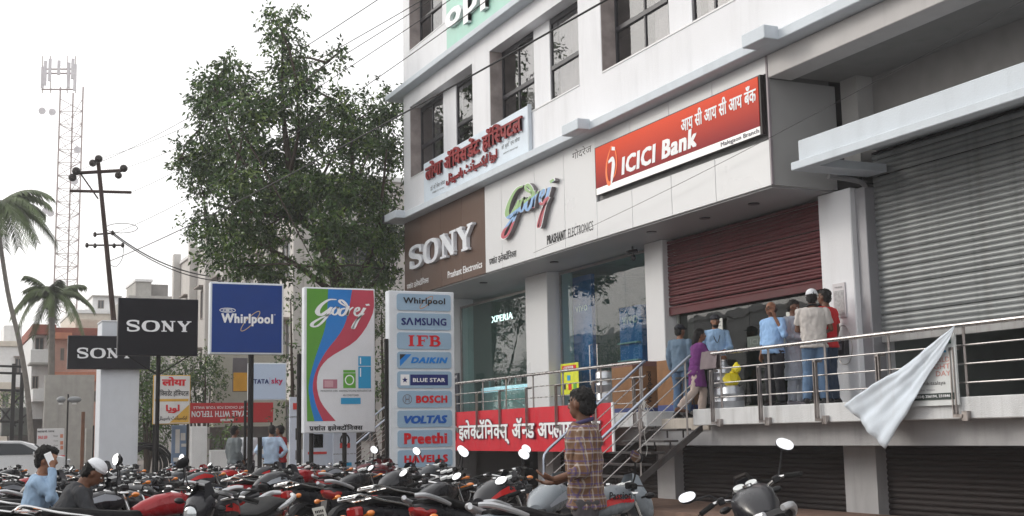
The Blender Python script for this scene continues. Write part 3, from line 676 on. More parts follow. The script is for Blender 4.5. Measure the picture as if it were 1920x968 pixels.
def rect(t,a,b,c,d,mat,y=-.013,name='printed_shape',r=.0):
    (xa,za),(xb,zb)=u2(a,b),u2(c,d); q=MB(); q.bbox(xa,xb,y-.002,y,zb,za,.001); P(t,name,q,mat)
fblue=INK('fridge_blue',(.03,.30,.55),.3); fgr=INK('washer_green',(.12,.36,.05),.3); mpk=INK('microwave_pink',(.42,.17,.22),.3)
rect(t,308,374,374,424,fblue,name='fridge_picture'); rect(t,308,428,374,540,fblue,name='fridge_picture'); rect(t,316,382,322,415,white,-.0155); rect(t,316,436,322,480,white,-.0155)
rect(t,230,446,293,459,fgr,name='washer_picture'); rect(t,230,462,294,538,fgr,name='washer_picture'); c=u2(262,497); ringl(t,c[0],c[1],.085,.09,0,.022,white,-.0165)
rect(t,127,494,199,540,mpk,name='microwave_picture'); rect(t,134,500,178,533,INK('pink2',(.55,.32,.36)),-.0155)
rect(t,218,588,320,620,fblue,name='cooler_picture'); 
for a,b,c_,d,s in ((115,548,200,557,'MICROWAVE OVEN'),(208,548,298,557,'WASHING MACHINE'),(302,548,376,557,'REFRIGERATOR'),(228,570,310,580,'AIR CONDITIONER')):
    (xa,za),(xb,zb)=u2(a,b),u2(c_,d); sl(t,latin(s,0),xa,xb,zb,za,black,y=-.0125)
(xa,za),(xb,zb)=u2(57,722),u2(330,755); sl(t,PRASH if False else deva(PR,.03),xa,xb,zb,za,black,y=-.0125)
# ---- brand directory
t=polesign('pole_sign','tall white directory sign with nine pale blue brand plates','sign',8.29,22,.82,1.30,3.28,.22,alw,None,.02,(-.2,.45),prad=.05)
t2=T('sign_support_post','thin black post standing just left of the nine plate directory sign','post',(7.60,22.05,0)); q=MB(); q.bbox(-.03,.03,-.03,.03,0,3.2,.004); P(t2,'shaft',q,ironm)
plate=M('pale_blue_plate',(.30,.43,.56),.35,var=.04)
def rrect(x0,x1,z0,z1,r,n=4):
    o=[]
    for cx,cz,a0 in ((x1-r,z1-r,0),(x0+r,z1-r,90),(x0+r,z0+r,180),(x1-r,z0+r,270)):
        for i in range(n+1): a=R_(a0+90*i/n); o.append((cx+r*math.cos(a),cz+r*math.sin(a)))
    return o
drk=INK('plate_black',(.02,.02,.025)); sred=INK('plate_red',(.60,.012,.02)); sbl=INK('plate_blue',(.01,.10,.42)); dbl=INK('plate_navy',(.012,.02,.14))
names=['Whirlpool','SAMSUNG','IFB','DAIKIN','BLUE STAR','BOSCH','VOLTAS','Preethi','HAVELLS']
for i,nm in enumerate(names):
    zt=4.10-.055-i*.361; zb=zt-.31; pa=MB()
    pa.prism(rrect(-.50,.575,zb,zt,.05),lambda u,v,d:(u,d,v),-.02,-.001); pp=P(t,'brand_plate',pa,plate)
    def pl_(VF,x0,x1,a,b,mat,**k): return letters(pp,VF,x1-x0,(b-a)*.31,(x0,-.0205,zb+a*.31),FY[0],FY[1],mat,**k)
    if nm=='Whirlpool': pl_(latin(nm,.028),-.38,.46,.30,.78,drk); V,F=ring(.08,zb+.155,.17,.05,R_(42),.012); q=MB(); q.v=[(p[0],-.024,p[1]) for p in V];q.f=F;q.mi=[0]*len(F); P(pp,'emblem_ring',q,INK('copper',(.5,.22,.06)),fix=False)
    elif nm=='SAMSUNG': pl_(latin('SΛ',.035),-.42,-.18,.27,.72,dbl); pl_(latin('MSUNG',.035),-.155,.48,.27,.72,dbl)
    elif nm=='IFB': pl_(slab('IFB',.10,{'I':.62,'F':1.0,'B':1.0}),-.28,.36,.16,.84,sred)
    elif nm=='DAIKIN':
        pl_(latin(nm,.06),-.24,.50,.32,.68,INK('azure',(.015,.20,.60)),shear=.25)
        for tri_,mm in (([(-.45,.12),(-.45,.85),(-.22,.85)],INK('azure',())),([(-.45,.5),(-.45,.85),(-.33,.85)],drk)):
            q=MB(); yy=-.0215 if mm is drk else -.0205; q.add([(a,yy-.0005,zb+b*.31) for a,b in tri_],[(0,1,2)]); P(pp,'emblem',q,mm,fix=False)
    elif nm=='BLUE STAR':
        q=MB(); q.box(-.25,.50,-.0225,-.0205,zb+.05,zb+.25); P(pp,'navy_field',q,dbl)
        q=MB(); q.box(-.44,-.27,-.0225,-.0205,zb+.05,zb+.25); P(pp,'white_field',q,white)
        q=MB(); pts=[]; 
        for k in range(10): a=PI/2+k*PI/5; r=.06 if k%2==0 else .025; pts.append((-.355+r*math.cos(a),zb+.15+r*math.sin(a)))
        q.prism(pts,lambda u,v,d:(u,d,v),-.0245,-.0230); P(pp,'star',q,dbl)
        letters(pp,latin(nm,.03),.64,.075,(-.2,-.0232,zb+.11),FY[0],FY[1],white)
    elif nm=='BOSCH':
        pl_(latin(nm,.06),-.14,.48,.27,.72,sred); V,F=ring(-.31,zb+.155,.085,.085,0,.014); q=MB(); q.v=[(p[0],-.023,p[1]) for p in V];q.f=F;q.mi=[0]*len(F); P(pp,'emblem_ring',q,grey,fix=False)
        pl_(stroke2([[(0,0),(0,1)],[(1,0),(1,1)],[(0,.5),(1,.5)]],[.2,.2,.2],1),-.35,-.27,.32,.68,grey)
    elif nm=='VOLTAS': pl_(latin('VOLTΛS',.06),-.38,.48,.22,.72,sbl,shear=.2)
    elif nm=='Preethi': pl_(latin(nm,.06),-.38,.47,.18,.84,sred)
    else: pl_(latin(nm,.06),-.38,.48,.25,.70,sred)
for o in [o for o in bpy.data.objects if o.name.startswith('sign_box')]: pass
# ---- phone accessory posters standing under the tall sign
def poster(label,x,y,w_,z1,items,rz=0):
    t=T('poster_stand',label,'poster',(x,y,0),R_(rz)); q=MB(); q.bbox(-w_/2,w_/2,0,.05,.25,z1,.006); P(t,'board',q,M('poster_white',(.60,.65,.74),.4,var=.05))
    for sx in (-1,1): q=MB(); q.box(sx*w_/2-.02,sx*w_/2+.02,.01,.04,0,.25); P(t,'foot',q,ironm)
    for k in items:
        kind,a,b,s=k
        if kind=='t': sl(t,latin(s[0],0),a-s[1]/2,a+s[1]/2,b,b+.04,black if len(s)<3 else s[2],y=-.004)
        if kind=='r': q=MB(); q.bbox(a-s[0]/2,a+s[0]/2,-.012,-.001,b-s[1]/2,b+s[1]/2,.003); P(t,'printed_shape',q,s[2])
        if kind=='o': ringl(t,a,b,s[0],s[1],0,s[2],s[3],-.006,'headphone_picture')
    return t
tr_=INK('tomato',(.6,.06,.05))
poster('phone accessory poster with tablet and red ribbon, nearer the black pole',7.33,25.6,.62,1.75,[('r',0,1.35,(.2,.28,black)),('r',0,1.35,(.15,.22,white)),('r',-.02,1.1,(.4,.05,tr_)),('r',.0,.82,(.18,.05,black)),('t',0,.7,('power bank',.3))])
poster('phone accessory poster with red headphones and small blue phone',7.84,25.4,.50,1.78,[('o',0,1.35,(.09,.12,.035,black)),('r',-.08,1.24,(.06,.1,tr_)),('r',.08,1.24,(.06,.1,tr_)),('t',0,1.05,('wireless headphone with mic',.5)),('r',.08,.86,(.13,.07,fblue)),('r',-.14,.7,(.1,.1,black)),('t',0,1.62,('stereo',.2))])
poster('narrow tall phone poster with red mark at the left of the stands',7.22,27.0,.26,2.3,[('r',0,2.1,(.12,.14,tr_)),('t',0,1.85,('EARPHONES',.26)),('r',.05,1.5,(.1,.25,black)),('r',.05,1.05,(.1,.2,grey)),('o',0,.75,(.05,.07,.02,black))])
# two black posts among the signs
for lab,x,y,h in (('black post at the left edge of the swoosh sign',6.76,25.0,3.1),('short black bollard post beside the man with hands on hips',6.80,28.5,1.45)):
    t=T('metal_post',lab,'post',(x,y,0)); q=MB(); q.cyl((0,0,0),(0,0,h),.05,n=10); P(t,'shaft',q,ironm)
# ================================================================ railings
def railing(label,y0,y1,zr,bars,posts,name='steel_railing',lowpost=True):
    t=T(name,label,'railing',(12.0,(y0+y1)/2,1.78))
    q=MB(); q.tube([(12.0,y0,zr),(12.0,y1,zr)],.032,12); P(t,'handrail',q,steel,world=True,smooth=True)
    for z in bars: q=MB(); q.tube([(12.03,y0,z),(12.03,y1,z)],.011,8); P(t,'rail_bar',q,steel,world=True,smooth=True)
    for y in posts:
        q=MB(); q.tube([(12.06,y-.10,1.78),(12.06,y-.10,zr-.02)],.020,8); P(t,'post',q,steeld,world=True,smooth=True)
        q=MB()
        for s in (-.028,.028): q.box(11.915,11.955,y+s-.007,y+s+.007,1.55,zr-.30)
        q.box(11.915,12.05,y-.035,y+.035,zr-.31,zr-.28); q.box(11.915,11.96,y-.12,y+.035,1.52,1.56); q.bbox(11.93,12.0,y-.20,y-.10,1.47,1.60,.006)
        P(t,'side_bracket',q,steeld,world=True)
    return t
railing('steel railing along the right walkway where people stand by the bank',6.0,17.95,2.70,(2.44,2.20,1.96),[17.9,16.55,15.15,13.77,12.36,10.95,9.5,8.1])
railing('steel railing along the left walkway above the red banner',20.25,31.2,2.70,(2.43,2.19,1.95),[20.5,22.1,23.75,25.2,26.65,28.0,29.4,30.8])
def stairs(label,ya,yb,ramp=(12.0,9.9)):
    t=T('metal_staircase',label,'staircase',(11,(ya+yb)/2,0))
    dk=M('stair_steel',(.085,.08,.08),.5,metal=.4,var=.3,scale=5,stain=.4,sscale=5,stain_col=(.12,.06,.04))
    k=0; x=11.98; z=1.455
    while z>.12:
        q=MB(); q.bbox(x-.27,x+.02,ya+.03,yb-.03,z-.035,z,.004); st=P(t,'step',q,dk,world=True)
        q=MB()
        for yy in (ya+.25,(ya+yb)/2,yb-.25): q.box(x-.02,x+.0,yy-.012,yy+.012,z-.16,z-.035)
        P(st,'riser_bar',q,dk,world=True); x-=.27; z-=.195
    for y in (ya,yb):
        q=MB(); q.loft([[(12.2,y-.025,1.52),(12.2,y+.025,1.52),(12.2,y+.025,1.40),(12.2,y-.025,1.40)],[(9.95,y-.025,.02),(9.95,y+.025,.02),(10.12,y+.025,.0),(10.12,y-.025,.0)]]); P(t,'stringer',q,dk,world=True)
    for y in (ya,yb):
        zr=lambda x_:2.70-.775*(12.0-x_)
        q=MB(); q.tube([(12.02,y,2.71),(11.97,y,2.68),(9.98,y,zr(9.98)),(9.90,y,zr(9.9)-.03),(9.88,y,zr(9.9)-.12),(9.88,y,.0)],.027,10); P(t,'handrail',q,M('blue_steel_rail',(.40,.44,.52),.3,metal=.9,var=.08),world=True,smooth=True)
        for d in (.26,.50,.74):
            q=MB(); q.tube([(12.02,y,2.71-d),(9.90,y,zr(9.9)-d+ .0)],.010,7); P(t,'rail_bar',q,steel,world=True,smooth=True)
        for xx in (11.9,10.95,9.9):
            q=MB(); q.tube([(xx,y,zr(xx)),(xx,y,max(0,1.4-.72*(12-xx)))],.018,8); P(t,'post',q,steeld,world=True,smooth=True)
    return t
stairs('steel staircase with see-through steps rising to the gap beside the bank',18.65,20.2)
stairs('steel staircase behind the directory sign at the far end of the building',31.75,33.15)
# string tied on the stair post
t=T('white_string','tangle of white string tied on the stair railing post','string',(11.0,18.6,1.9))
q=MB(); random.seed(5)
for k in range(5):
    a=random.random()*6; q.tube([(0,-.03,.05),(.08*math.cos(a),-.06,-.05+.08*math.sin(a)),(.06*math.cos(a+2),-.05,-.12),(0,-.03,.0)],.004,5,smooth=5)
q.tube([(0,-.03,0),(.02,-.04,-.3),(-.02,-.05,-.55),(.03,-.04,-.75),(.0,-.04,-.9)],.004,5,smooth=5); q.tube([(0,-.03,0),(.18,-.03,-.12),(.26,-.03,-.3)],.004,5,smooth=4)
P(t,'cord',q,M('string_white',(.6,.6,.58),.8),smooth=True)
# ---------------------------------------------------------------- things on the walkway
card=M('cardboard',(.24,.125,.06),.8,var=.12,scale=6); card2=M('cardboard_flap',(.20,.10,.09),.7)
t=T('carton','tall brown appliance carton standing against the pillar behind the stair rail','carton',(12.85,21.8,1.78))
q=MB(); q.bbox(-.42,.30,-.42,.42,0,1.0,.01); P(t,'box',q,card); q=MB(); q.bbox(-.425,.305,-.425,.425,.90,1.005,.01); P(t,'printed_band',q,card2); q=MB(); q.bbox(-.425,.305,-.425,.425,.01,.10,.01); P(t,'blue_band',q,M('carton_blue',(.05,.07,.20),.7))
letters(t,latin('Whirlpool',.02),.62,.13,(.02,-.427,.18),(0,0,1),(-1,0,0),black)
t=T('carton','second brown carton set behind the first one beside the doorway','carton',(13.0,20.7,1.78)); q=MB(); q.bbox(-.25,.30,-.3,.3,0,.98,.01); P(t,'box',q,card); q=MB(); q.bbox(-.255,.305,-.305,.305,.0,.13,.01); P(t,'blue_band',q,M('carton_blue',()))
t=T('stool','black high stool standing in front of the carton','stool',(12.7,19.95,1.64)); q=MB(); q.cyl((0,0,.72),(0,0,.76),.17,n=16); P(t,'seat',q,framem)
for k in range(4): a=PI/4+k*PI/2; q=MB(); q.cyl((.2*math.cos(a),.2*math.sin(a),0),(.12*math.cos(a),.12*math.sin(a),.72),.012,n=6); P(t,'leg',q,framem)
alum=M('aluminium_can',(.45,.47,.50),.35,metal=.8,var=.12,scale=5)
def drum(label,x,y,z,r,h,neck=False):
    t=T('steel_drum',label,'drum',(x,y,z)); q=MB(); pr=[(r*.96,0),(r,.02),(r,h*.32),(r*1.03,h*.34),(r,h*.36),(r,h*.66),(r*1.03,h*.68),(r,h*.7),(r,h-.02),(r*.93,h)]
    if neck: pr+=[(r*.45,h+.02),(r*.42,h+.09)]
    q.loft([[(a*math.cos(2*PI*i/20),a*math.sin(2*PI*i/20),b) for i in range(20)] for a,b in pr]); P(t,'body',q,alum,smooth=True)
    q=MB(); q.cyl((0,0,h+(.09 if neck else 0)),(0,0,h+(.12 if neck else .02)),r*(.5 if neck else .9),n=18); P(t,'lid',q,steel); return t
drum('grey metal drum under the yellow bag by the stair top',12.45,18.05,1.78,.20,.36)
drum('grey metal drum standing beneath the necked can',12.65,18.65-.06,1.78,.19,.36)
drum('grey can with a narrow neck stacked on another drum',12.65,18.65-.06,2.16,.17,.36,True)
drum('grey metal drum left of the cartons behind the railing',12.9,23.3,1.78,.22,.45); drum('grey metal drum stacked left of the cartons',12.9,23.3,2.25,.22,.42)
t=T('plastic_bag','crumpled bright yellow plastic bag on the metal drum','bag',(12.43,18.02,2.16)); q=MB(); q.ell((0,0,.10),(.14,.14,.12),16,12); q.ell((.05,-.06,.27),(.07,.09,.07),12,8)
q.v=[tuple(Vector(v)*(1+.35*noise.noise(Vector(v)*14))) for v in q.v]; P(t,'bag_body',q,M('yellow_plastic',(.75,.62,.015),.4,var=.05),smooth=True)
# cloth over the rail end
t=T('draped_cloth','brown grey cloth folded over the rail beside the purple dress','cloth',(12,18.0,2.7)); q=MB()
for i in range(9):
    for j in range(9):
        u=i/8; s=(j-4)/4; z=.05-.30*abs(s)**1.2; q.v.append((s*.05+(.02*math.sin(u*9)),-.22+.5*u,z))
for i in range(8):
    for j in range(8): a=i*9+j; q.f.append((a,a+1,a+10,a+9)); q.mi.append(0)
P(t,'cloth',q,M('brown_cloth',(.17,.14,.15),.9,var=.1,scale=9),smooth=True)
# hanging white cloth
t=T('hanging_cloth','large white cloth hanging from the right railing in a long triangle','cloth',(11.88,13.2,1.1)); q=MB()
Lc=catmull([Vector((p[0],p[1],0)) for p in [(12.2,2.68),(12.75,2.42),(13.2,2.20),(13.75,2.0),(14.4,1.73)]],6); Rc=catmull([Vector((p[0],p[1],0)) for p in [(12.2,2.66),(12.42,2.38),(12.78,2.0),(13.05,1.66),(13.59,1.12)]],6)
n=len(Lc); mcol=24
for i in range(n):
    for j in range(mcol+1):
        u=j/mcol; p=Lc[i].lerp(Rc[i],u); t_=i/(n-1); sag=-.10*t_**4*math.sin(PI*u)*0
        fold=.04*t_*math.sin(u*6+t_*2.5)+.022*t_*math.sin(u*13-t_*6)+.012*math.sin(u*27+t_*9)*t_+.03*noise.noise(Vector((p.x*5,p.y*5,0)))
        q.v.append((11.86-.05*t_*math.sin(PI*u)-fold,p.x,p.y+sag))
for i in range(n-1):
    for j in range(mcol): a=i*(mcol+1)+j; q.f.append((a,a+1,a+mcol+2,a+mcol+1)); q.mi.append(0)
o=P(t,'cloth',q,M('cloth_white',(.60,.66,.73),.85,var=.04,scale=2,bump=.2,bscale=90,stain=.35,sscale=3,stain_col=(.42,.42,.44)),world=True,smooth=True)
sm=o.modifiers.new('solid','SOLIDIFY'); sm.thickness=.006
# eye-day board
t=T('event_board','white printed event board partly covered by the hanging white cloth','board',(11.95,12.8,1.66)); q=MB(); q.prism([(12.3,2.6),(12.48,2.5),(12.85,2.2),(13.3,1.9),(13.35,1.68),(12.3,1.68)],lambda u,v,d:(d,u,v),11.935,11.965); P(t,'board',q,M('board_white',(.60,.62,.62),.5,var=.05,stain=.2),world=True)
q=MB(); q.box(11.926,11.934,12.36,13.40,1.755,1.84); P(t,'dark_strip',q,M('dark_green_strip',(.03,.045,.04),.5),world=True)
rr=M('faint_red_ink',(.55,.22,.18),.5)
for s,a,b,z in (('WORLD',12.85,12.40,2.24),('SIGHT',12.80,12.40,2.15),('DAY',12.66,12.40,2.06)): fac(t,latin(s,0),a,b,z,z+.065,rr,x=11.934)
fac(t,latin('Netra Chikitsalaya',.0),13.25,12.5,1.935,2.0,black,x=11.934); fac(t,latin('Care for Vision',.0),13.1,12.7,1.875,1.90,grey,x=11.934); fac(t,latin('(02554) 256194, 231846',.01),13.1,12.42,1.775,1.82,white,x=11.925)
q=MB(); q.box(11.926,11.934,12.36,12.52,2.47,2.57); P(t,'picture',q,M('dark_picture',(.05,.10,.08),.5,var=.6,scale=20),world=True)
for y,z in ((12.5,2.42),(12.58,2.38),(12.46,2.36),(12.66,2.33)): q=MB(); q.box(11.926,11.934,y,y+.035,z,z+.03); P(t,'blue_dot',q,fblue,world=True)
# notices and boxes on the right pillar and glass
t=T('notice_frame','framed grey notice sheet screwed on the white pillar','notice',(13.2,16,3.4)); q=MB(); q.bbox(13.175,13.197,15.87,16.17,3.16,3.72,.004); P(t,'frame',q,M('notice_frame_grey',(.52,.50,.52),.5),world=True); q=MB(); q.box(13.170,13.176,15.90,16.14,3.20,3.60); P(t,'sheet',q,M('notice_sheet',(.36,.36,.37),.6,var=.25,scale=25),world=True)
fac(t,latin('Notice',0),16.1,15.93,3.64,3.67,black,x=13.172)
t=T('switch_box','small black meter box with a loop of wire on the pillar','meter box',(13.2,15.95,2.75)); q=MB(); q.bbox(13.10,13.197,15.86,16.10,2.56,2.82,.01); P(t,'case',q,framem,world=True); q=MB(); q.box(13.094,13.10,15.93,16.03,2.64,2.74); P(t,'window',q,grey,world=True)
q=MB(); q.tube([(13.18,16.1,2.86),(13.17,16.02,3.02),(13.17,15.86,2.98),(13.17,15.76,2.7),(13.17,15.84,2.45),(13.17,16.02,2.42),(13.18,16.1,2.5)],.006,5,smooth=6); P(t,'wire_loop',q,steeld,world=True,smooth=True)
for lab,y0,y1,z0,z1,n_ in (('white printed notice stuck inside the bank glass behind the kurta man',17.2,17.75,3.02,3.42,7),('small white sheet stuck on the bank glass near the guard',19.7,19.98,3.1,3.5,4)):
    t=T('glass_notice',lab,'notice',(13.45,y0,z0)); q=MB(); q.box(13.425,13.44,y0,y1,z0,z1); P(t,'sheet',q,M('paper_white',(.55,.56,.53),.7,var=.04),world=True)
    for k in range(n_): q=MB(); z=z1-.06-k*(z1-z0-.1)/n_; q.box(13.42,13.425,y0+.04,y1-.04-random.random()*.1,z-.012,z); P(t,'text_line',q,grey,world=True)
t=T('window_lettering','frosted band with the bank name on the glass','lettering',(13.45,18,3)); q=MB(); q.box(13.44,13.445,17.0,18.95,2.88,3.08); P(t,'frosted_band',q,M('frost',(.10,.125,.11),.6),world=True); fac(t,latin('ICICI Bank',.03),18.85,17.9,2.93,3.03,M('bank_name_grey',(.17,.20,.19),.5),x=13.439)
# cctv
t=T('cctv_camera','small dark security camera hanging under the soffit by the middle pillar','camera',(13.0,22.2,5.2)); q=MB(); q.cyl((0,0,.0),(0,0,-.08),.02,n=8); P(t,'bracket',q,framem); q=MB(); q.tube([(-.12,.02,-.14),(.1,0,-.09)],.045,10); P(t,'body',q,framem,smooth=True); q=MB(); q.ell((0.02,0,-.24),(.05,.05,.06)); q.cyl((0.02,0,-.2),(0.02,0,-.1),.01); P(t,'dome',q,framem,smooth=True)
# ---------------------------------------------------------------- inside the shops
def prop(name,label,cat,x0,x1,y0,y1,z0,z1,mat,b=.01,**k):
    t=T(name,label,cat,((x0+x1)/2,(y0+y1)/2,z0)); q=MB(); q.bbox(x0,x1,y0,y1,z0,z1,b); P(t,'body',q,mat,world=True); return t
blv=M('shop_blue',(.015,.13,.42),.5,var=.05); gnv=M('shop_green',(.01,.10,.05),.5)
counter=M('counter_white',(.42,.46,.48),.4)
t=prop('brand_board','blue phone brand panel standing just inside the glass door bay','panel',13.9,14.0,25.7,26.7,1.78,5.1,blv); fac(t,latin('vivo',.0),26.5,25.9,4.25,4.45,white,x=13.897)
t=prop('display_tower','blue display tower with shelves inside the middle shop','panel',14.4,14.9,24.3,25.3,1.78,4.25,blv); fac(t,latin('vivo',.01),25.15,24.45,3.85,4.1,M('soft_white',(.3,.4,.5),.5),x=14.39)
for z in (2.6,3.0,3.4): q=MB(); q.box(14.3,14.4,24.35,25.25,z,z+.03); P(t,'shelf',q,counter,world=True)
t=prop('hanging_sign','small bright blue sign hanging from the shop ceiling','sign',14.0,14.05,22.3,23.2,4.45,4.85,M('blue_lit',(.02,.20,.50),.5,emit=.4)); fac(t,latin('vivo',.02),23.0,22.45,4.55,4.72,white,x=13.995)
t=prop('display_sign','dark green phone brand sign over the shelves inside','sign',14.9,15.0,22.3,24.4,3.75,4.05,gnv); fac(t,latin('oppo',.02),24.2,22.7,3.82,3.98,M('soft_green_white',(.25,.35,.28),.5,emit=.2),x=14.89)
for y,w_ in ((22.6,'nearest the bank pillar'),(23.3,'between two others'),(24.0,'beside the blue tower')):
    prop('shelf_unit','white goods shelf against the middle shop wall, '+w_,'shelf',15.2,15.6,y-.3,y+.3,1.78,3.4,counter)
t=prop('yellow_poster','yellow offer poster with red heading stuck on the shop glass','poster',13.455,13.465,25.6,26.5,2.30,3.02,M('poster_yellow',(.62,.66,.03),.5,var=.12,scale=8),.001)
for y0,y1,z0,z1,mm in ((25.7,26.4,2.86,2.97,sred),(25.7,25.85,2.4,2.55,fgr),(26.0,26.15,2.62,2.74,fblue),(25.95,26.1,2.4,2.55,sred),(26.25,26.38,2.42,2.54,black)): q=MB(); q.box(13.446,13.455,y0,y1,z0,z1); P(t,'printed_shape',q,mm,world=True)
fac(t,latin('OFFER',.02),26.3,25.8,2.88,2.95,white,x=13.445)
lit=M('lit_white',(.80,.90,.95),.5,emit=7,var=0)
t=T('phone_counter','glass phone display counter glowing under the left shop window','counter',(14.2,30,1.78)); q=MB(); q.bbox(13.95,14.5,28.3,32.4,1.78,2.70,.01); P(t,'body',q,counter,world=True); q=MB(); q.box(13.93,13.95,28.4,32.3,2.56,2.69); P(t,'light_strip',q,M('counter_light',(.6,.72,.85),.5,emit=.9,var=0),world=True)
for k in range(9):
    q=MB(); y=28.5+k*.42; q.bbox(14.0,14.02,y,y+.10,2.72,2.90,.003); P(t,'display_phone',q,black if k%2 else counter,world=True)
t=T('lit_sign','glowing white word of a phone range inside the left shop','sign',(15,30,4)); fac(t,latin('XPERIA',.03),31.7,30.3,4.46,4.64,M('sign_glow',(1,1,1),.5,emit=1.6,var=0),x=14.0)
t=prop('standee','narrow black standee with a small white word by the left shopfront','standee',13.1,13.15,32.0,32.5,1.78,3.1,M('standee_dark',(.03,.035,.05),.5)); fac(t,slab('SONY'),32.45,32.05,2.95,3.03,white,x=13.09)
prop('shelf_unit','white shelf at the back of the left shop','shelf',17,17.5,28,32,1.78,3.6,counter)
t=T('tube_light','lit tube light on the left shop ceiling','lamp',(14.4,28.6,5.2)); q=MB(); q.box(14.2,14.3,28.0,29.6,5.18,5.24); P(t,'tube',q,lit,world=True); 
t=T('tube_light','lit tube light on the middle shop ceiling','lamp',(16.4,24,5.2)); q=MB(); q.box(16.2,16.3,23.0,25.6,5.18,5.24); P(t,'tube',q,lit,world=True)
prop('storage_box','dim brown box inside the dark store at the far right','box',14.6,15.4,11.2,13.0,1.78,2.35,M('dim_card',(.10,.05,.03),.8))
# ================================================================ motorcycles
rub=M('tyre_rubber',(.014,.014,.014),.8,spec=.2,var=.2,scale=9); vinyl=M('seat_vinyl',(.012,.012,.013),.65,var=.15,scale=7,spec=.25,stain=.3,sscale=6,stain_col=(.04,.038,.035)); chrome=M('chrome',(.62,.62,.62),.16,metal=1,var=.06)
eng=M('engine_alloy',(.07,.07,.075),.5,metal=.5,var=.35,scale=14); engb=M('engine_black',(.018,.018,.02),.55,var=.2,spec=.3); plast=M('black_plastic',(.014,.014,.016),.5,spec=.25,var=.15,stain=.3,sscale=5,stain_col=(.08,.075,.07))
fork=M('fork_silver',(.45,.46,.48),.3,metal=.8); grabm=M('grab_silver',(.50,.51,.53),.32,metal=.6,var=.08); mirr=M('mirror_glass',(.92,.94,.97),.03,metal=1,var=0)
lens=M('tail_red',(.32,.012,.012),.15,var=0,coat=1); amber=M('amber_lens',(.70,.20,.02),.2,var=0,coat=1); hl=M('headlight_lens',(.55,.58,.60),.08,metal=.6,var=0); platew=M('number_plate',(.60,.60,.57),.5,var=.06); dialm=M('dial_white',(.60,.62,.62),.4,var=0)
def paint(n,c): return M('paint_'+n,c,.3,var=.08,scale=5,coat=.35,stain=.2,sscale=4,stain_col=tuple(min(.3,v*.7+.02) for v in c))
PA=dict(black=paint('black',(.02,.02,.024)),red=paint('red',(.30,.010,.016)),silver=paint('silver',(.20,.225,.25)),blue=paint('blue',(.012,.035,.14)),maroon=paint('maroon',(.09,.008,.012)),grey=paint('grey',(.055,.06,.068)))
dec_red=M('decal_red',(.50,.02,.02),.3,var=0); dec_sil=M('decal_silver',(.30,.32,.36),.3,var=0)
def ringx(x,zc,w_,h_,n=14,p=2.6,zt=None):
    r=[]
    for i in range(n):
        a=2*PI*i/n; c,s=math.cos(a),math.sin(a); r.append((x,w_*math.copysign(abs(c)**(2/p),c),zc+h_*math.copysign(abs(s)**(2/p),s)))
    return r
